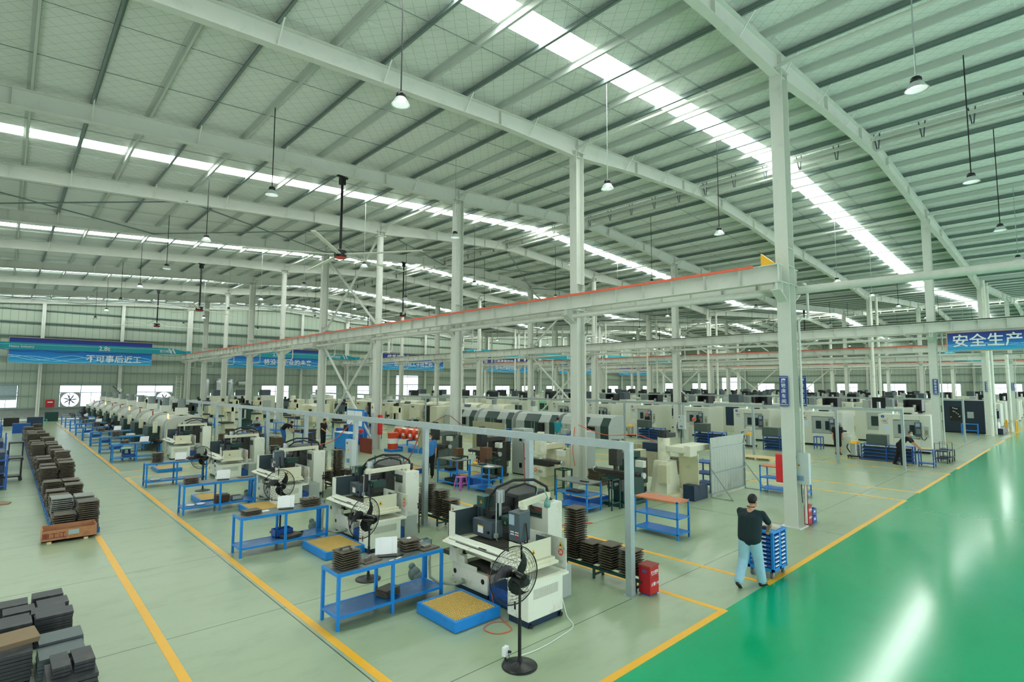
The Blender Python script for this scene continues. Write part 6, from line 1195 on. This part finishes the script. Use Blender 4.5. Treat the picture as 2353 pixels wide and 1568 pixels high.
# ================= people =================
V_ = Vector
def cap(mb, p, q, r1, r2=None, n=12):
    if r2 is None: r2 = r1
    mb.cyl(p, q, r1, r2, n); mb.sph(p, r1, n); mb.sph(q, r2, n); return mb
def remeshed(name, mb, m, parent, vox, sm=6):
    o = obj(name, mb, m, parent); md = o.modifiers.new('r', 'REMESH'); md.mode = 'VOXEL'; md.voxel_size = vox; md.use_smooth_shade = True
    s = o.modifiers.new('s', 'SMOOTH'); s.iterations = sm; s.factor = .5; return o
def hand(mb, w_, d, nrm, side, curl=.5, k=1.0, r=.0085):
    d = V_(d).normalized(); nrm = V_(nrm); nrm = (nrm - d * nrm.dot(d)).normalized(); lat = d.cross(nrm) * side
    w_ = V_(w_); base = w_ + d * .085 * k
    for j in (-1.3, -.45, .45, 1.3): cap(mb, w_ + lat * .012 * j, base + lat * .018 * j, .017 * k, .012 * k, 8)
    for j, L in ((-1.5, .062), (-.5, .075), (.5, .08), (1.5, .072)):
        p = base + lat * .0185 * j * k; a = 0; dd = d.copy()
        for seg, f in ((0, .45), (1, .32), (2, .23)):
            a = curl * (.5 + seg * .6); dd = (d * math.cos(a) + nrm * math.sin(a)).normalized(); q = p + dd * L * f * k; cap(mb, p, q, r * (1.08 - .12 * seg), r * (1 - .12 * seg), 8); p = q
    p = w_ + lat * .024 + d * .02; q = p + (lat * .8 + d * .6 + nrm * .25).normalized() * .04 * k; cap(mb, p, q, .013, .011, 8); e = q + (d * .9 + lat * .15 + nrm * .4).normalized() * .032 * k; cap(mb, q, e, .0105, .009, 8)
BASE = dict(P=(0, 0, .93), C=(.01, 0, 1.26), N=(.0, 0, 1.44), H=(.03, 0, 1.585), SL=(0, .185, 1.4), SR=(0, -.185, 1.4), EL=(.0, .23, 1.12), ER=(0, -.23, 1.12), WL=(.06, .24, .87), WR=(.06, -.24, .87), KL=(.02, .1, .48), KR=(.02, -.1, .48), AL=(0, .1, .09), AR=(0, -.1, .09))
def person(lb, x, y, rz, shirt, pants, J={}, face=0, vox=.012, short=False, mask=False, hat=None, shoe=BLACK, s=1.0, curl=.5, group='factory workers', fat=1.0, collar=None, tilt=0, toeL=None, toeR=None):
    G = {k: V_(v) for k, v in {**BASE, **J}.items()}
    t = thing('person', lb, 'person', (x, y, 0), rz, group); t.scale = (s, s, s)
    P, C, N, H = G['P'], G['C'], G['N'], G['H']; hd = V_((math.cos(face), math.sin(face), 0)); hl = V_((-math.sin(face), math.cos(face), 0))
    HM = Matrix.Translation(H) @ Matrix.Rotation(face, 4, 'Z') @ Matrix.Rotation(tilt, 4, 'Y')
    sk = MB(); h = MB().sph((0, 0, .015), .1, 16, (.93, .76, 1.12)); h.sph((.02, 0, -.06), .07, 12, (.95, .82, .9)); h.sph((.098, 0, -.01), .017, 8, (1, .7, 1.3)); h.sph((.075, 0, -.055), .025, 8, (.9, 1.1, .5))
    for q in (-1, 1): h.sph((-.005, q * .078, -.005), .026, 8, (.6, .35, 1)); h.sph((.08, q * .03, .03), .018, 8, (.6, 1.2, .5))
    sk.add([HM @ V_(p) for p in h.v], h.f); cap(sk, N + V_((0, 0, -.03)), H + V_((-.01, 0, -.04)), .055, .052)
    cap(sk, N, C, .07, .1); cap(sk, C, P, .1, .11)
    for sd, q in (('L', 1), ('R', -1)):
        S_, E_, W_, K_, A_ = (G[k + sd] for k in 'SEWKA'); hip = P + V_((0, q * .085, 0))
        cap(sk, N + V_((0, 0, -.06)), S_, .045, .045); cap(sk, S_, E_, .046, .04); cap(sk, E_, W_, .038, .026)
        d = (W_ - E_).normalized(); nr = V_((0, -q, 0)) if abs(d.z) > .6 else V_((0, 0, -1)); hand(sk, W_, d, nr, 1 if abs(d.z) > .6 else q, curl)
        cap(sk, hip, K_, .07, .05); cap(sk, K_, A_, .048, .036)
    remeshed('body', sk, SKIN, t, vox * .8, 3)
    sh = MB(); lat = (G['SL'] - G['SR']).normalized()
    for q in (-1, 1): cap(sh, P + lat * .07 * fat * q + V_((0, 0, -.03)), C + lat * .078 * fat * q, .125 * fat, .122 * fat, 14); cap(sh, C + lat * .078 * fat * q, N + lat * .1 * q + V_((0, 0, -.1)), .122 * fat, .085, 14)
    for sd, q in (('L', 1), ('R', -1)):
        S_, E_ = G['S' + sd], G['E' + sd]; cap(sh, N + V_((0, 0, -.055)), S_ + V_((0, 0, -.005)), .058, .066); cap(sh, S_, S_.lerp(E_, .72), .07, .064)
    cap(sh, P + V_((-.01, 0, -.04)), C, .125 * fat, .13 * fat, 14); cap(sh, C, N + V_((-.01, 0, -.1)), .13 * fat, .09, 14); cap(sh, G['SL'].lerp(C, .35), G['SR'].lerp(C, .35), .09 * fat, .09 * fat, 14)
    cap(sh, N + V_((0, 0, -.05)), N + V_((0, 0, -.005)), .07, .06); o = remeshed('shirt', sh, shirt, t, vox)
    if collar: obj('collar', MB().tube([(N.x - .005 + .066 * math.cos(a), N.y + .066 * math.sin(a), N.z + .025 + .014 * math.cos(a) * -1) for a in [2 * PI * i / 20 for i in range(20)]], .007, 6, True), collar, o); obj('collar', MB().tube([(N.x - .005 + .062 * math.cos(a), N.y + .062 * math.sin(a), N.z + .042) for a in [2 * PI * i / 20 for i in range(20)]], .012, 6, True), BLKC, o)
    pn = MB()
    for sd, q in (('L', 1), ('R', -1)):
        K_, A_ = G['K' + sd], G['A' + sd]; hip = P + lat * .082 * q + V_((0, 0, .0)); cap(pn, hip + V_((0, 0, .03)), hip, .105 * fat, .118 * fat, 14); cap(pn, hip, K_, .115 * fat, .085 * fat, 14)
        if not short: cap(pn, K_, A_.lerp(K_, .08), .084 * fat, .075 * fat, 14)
    remeshed('trousers' if not short else 'shorts', pn, pants, t, vox)
    for sd, q, tz in (('L', 1, toeL), ('R', -1, toeR)):
        A_ = G['A' + sd]; d = V_(tz).normalized() if tz else V_((1, .12 * q, -.12)).normalized()
        b2 = MB(); cap(b2, A_ + d * -.05 + V_((0, 0, -.045)), A_ + d * .1 + V_((0, 0, -.05)), .04, .034); cap(b2, A_ + d * .1 + V_((0, 0, -.05)), A_ + d * .16 + V_((0, 0, -.055)), .036, .028); cap(b2, A_, A_ + V_((0, 0, -.03)), .044, .044)
        remeshed('shoe', b2, shoe, t, vox * .8, 2)
    hr = MB().sph((-.012, 0, .035), .103, 18, (.95, .82, 1.08)); cut = MB(); Vv = [(min(p[0], .062 + .0 * p[2]) if p[2] < .075 else p[0], p[1], max(p[2], -.035 if p[0] < .02 else .045)) for p in hr.v]
    obj('hair', MB().add([HM @ V_(p) for p in Vv], hr.f, True), HAIR, t) if not hat else obj('helmet', MB().add([HM @ V_((p[0] * 1.15, p[1] * 1.15, max(p[2] * 1.1, .02))) for p in hr.v], hr.f, True), hat, t)
    for q in (-1, 1): obj('eye', MB().add([HM @ V_(p) for p in MB().sph((.088, q * .032, .012), .009, 8, (.5, 1.3, .7)).v], MB().sph((0, 0, 0), 1, 8).f, True), BLACK, t)
    if mask: m_ = MB().sph((.04, 0, -.05), .078, 12, (.9, .85, .75)); obj('face_mask', MB().add([HM @ V_((max(p[0], .0), p[1], p[2])) for p in m_.v], m_.f, True), mat('mask_blue', 'a8d8d4', .8), t)
    else: m_ = MB().sph((.092, 0, -.05), .016, 8, (.4, 1.4, .35)); obj('lips', MB().add([HM @ V_(p) for p in m_.v], m_.f, True), mat('lips', '9a5a50'), t)
    return t
person('man in dark polo shirt and light jeans pushing the blue drawer cart, seen from behind', 10.42, 4.58, 0, NAVYC, JEANS,
    dict(P=(.0, 0, .96), C=(.05, 0, 1.27), N=(.1, -.0, 1.455), H=(.16, -.02, 1.6), SL=(.1, .21, 1.385), SR=(.12, -.21, 1.385), EL=(.3, .27, 1.14), ER=(.36, -.25, 1.15), WL=(.54, .17, 1.0), WR=(.56, -.13, 1.0), KL=(-.02, .12, .51), KR=(.12, -.11, .5), AL=(-.27, .12, .13), AR=(.2, -.13, .09)),
    vox=.009, collar=PAPER, s=.975, fat=1.13, face=-.3, group=None, toeL=(.8, .05, -.6), curl=.8)
wk = lambda *a, **k: person(*a, **k)
wk('man in blue work shirt and face mask standing behind the second grey post', 12.75, 18.5, rad(225), BLUC, BLKC, mask=True, s=1.03)
wk('worker in teal shirt with back turned at the grey lathes', 24.75, 22.4, rad(10), TEAC, mat('grey_trousers', '9aa8aa', .8), dict(EL=(.12, .22, 1.14), ER=(.12, -.22, 1.14), WL=(.33, .1, 1.1), WR=(.33, -.1, 1.1)), s=1.03)
wk('young man in black with lowered mask leaning on a small blue cart', 31.35, 6.35, rad(-90), BLKC, BLKC, dict(P=(-.12, 0, .93), C=(.1, 0, 1.2), N=(.26, 0, 1.33), H=(.34, .0, 1.46), SL=(.24, .19, 1.28), SR=(.24, -.19, 1.28), EL=(.4, .22, 1.05), ER=(.42, -.2, 1.05), WL=(.6, .15, .86), WR=(.62, -.12, .86), AL=(-.35, .1, .09), KL=(-.2, .1, .5), KR=(.0, -.1, .5), AR=(0, -.1, .09)), face=-.9, mask=True, s=1.03)
wk('man in black T-shirt and shorts standing between machining centres 1 and 2', 33.6, 9.75, rad(215), BLKC, BLKC, short=True, s=1.02)
wk('man in black standing at the small parts beside the blue desk cabinet', 13.9, 31.2, rad(-60), BLKC, BLKC, dict(H=(.08, 0, 1.57), EL=(.08, .24, 1.12), ER=(.08, -.24, 1.12), WL=(.3, .2, .98), WR=(.3, -.2, .98)), tilt=.4)
wk('man in black bending over a brown plate stack', 13.0, 34.9, rad(-45), BLKC, mat('blue_trousers', '2f66b0', .8), dict(P=(-.1, 0, .92), C=(.15, 0, 1.15), N=(.36, 0, 1.22), H=(.48, 0, 1.28), SL=(.32, .18, 1.18), SR=(.32, -.18, 1.18), EL=(.42, .22, .92), ER=(.42, -.22, .92), WL=(.55, .15, .75), WR=(.55, -.15, .75)), tilt=.8)
SIT = dict(P=(0, 0, .52), C=(.04, 0, .84), N=(.1, 0, 1.01), H=(.16, 0, 1.15), SL=(.08, .18, .97), SR=(.08, -.18, .97), EL=(.2, .22, .74), ER=(.2, -.22, .74), WL=(.42, .12, .76), WR=(.42, -.12, .76), KL=(.42, .12, .52), KR=(.42, -.12, .52), AL=(.42, .12, .09), AR=(.42, -.12, .09))
for x, y, rz, c, lb, sm_ in ((13.6, 42.2, -.9, BLUC, 'seated worker in light blue shirt at the distant blue bench', 'blue plastic stool of the worker at the distant blue bench'), (10.2, 33.2, 2.6, BLUC, 'seated worker in blue turned away beside the long frame', 'blue plastic stool beside the long frame'), (5.3, 52.9, .3, mat('royal_shirt', '234f8f', .8), 'operator in dark blue sitting between the rounded lathes', 'dark stool of the operator between the rounded lathes')):
    wk(lb, x, y, rz, c, BLUED if c == BLUC else BLKC, SIT, tilt=.4, vox=.014); stool(x, y, .42, BLUED, sm_, .34)
wk('worker in blue shirt standing at the open cream lathe', 24.7, 40.6, rad(30), BLUC, BLKC, dict(EL=(.12, .22, 1.14), WL=(.33, .1, 1.15)), vox=.014)
wk('distant worker in blue among the machines near the end wall', 12.6, 58.5, rad(200), BLUC, BLKC, vox=.016)
wk('worker in black with a red cap bent at the machines before number 4', 34.6, 18.4, rad(120), BLKC, BLKC, dict(P=(-.1, 0, .92), C=(.1, 0, 1.18), N=(.26, 0, 1.3), H=(.36, 0, 1.4)), hat=mat('red_cap', 'e04a3a', .5), vox=.014)
wk('worker in black with a red cap standing left of number 4', 34.8, 22.6, rad(160), BLKC, BLKC, hat=mat('red_cap', 'e04a3a'), vox=.014)
wk('man in dark clothes seen between machining centres 2 and 3', 39.2, 14.4, rad(200), BLKC, BLKC, vox=.016)
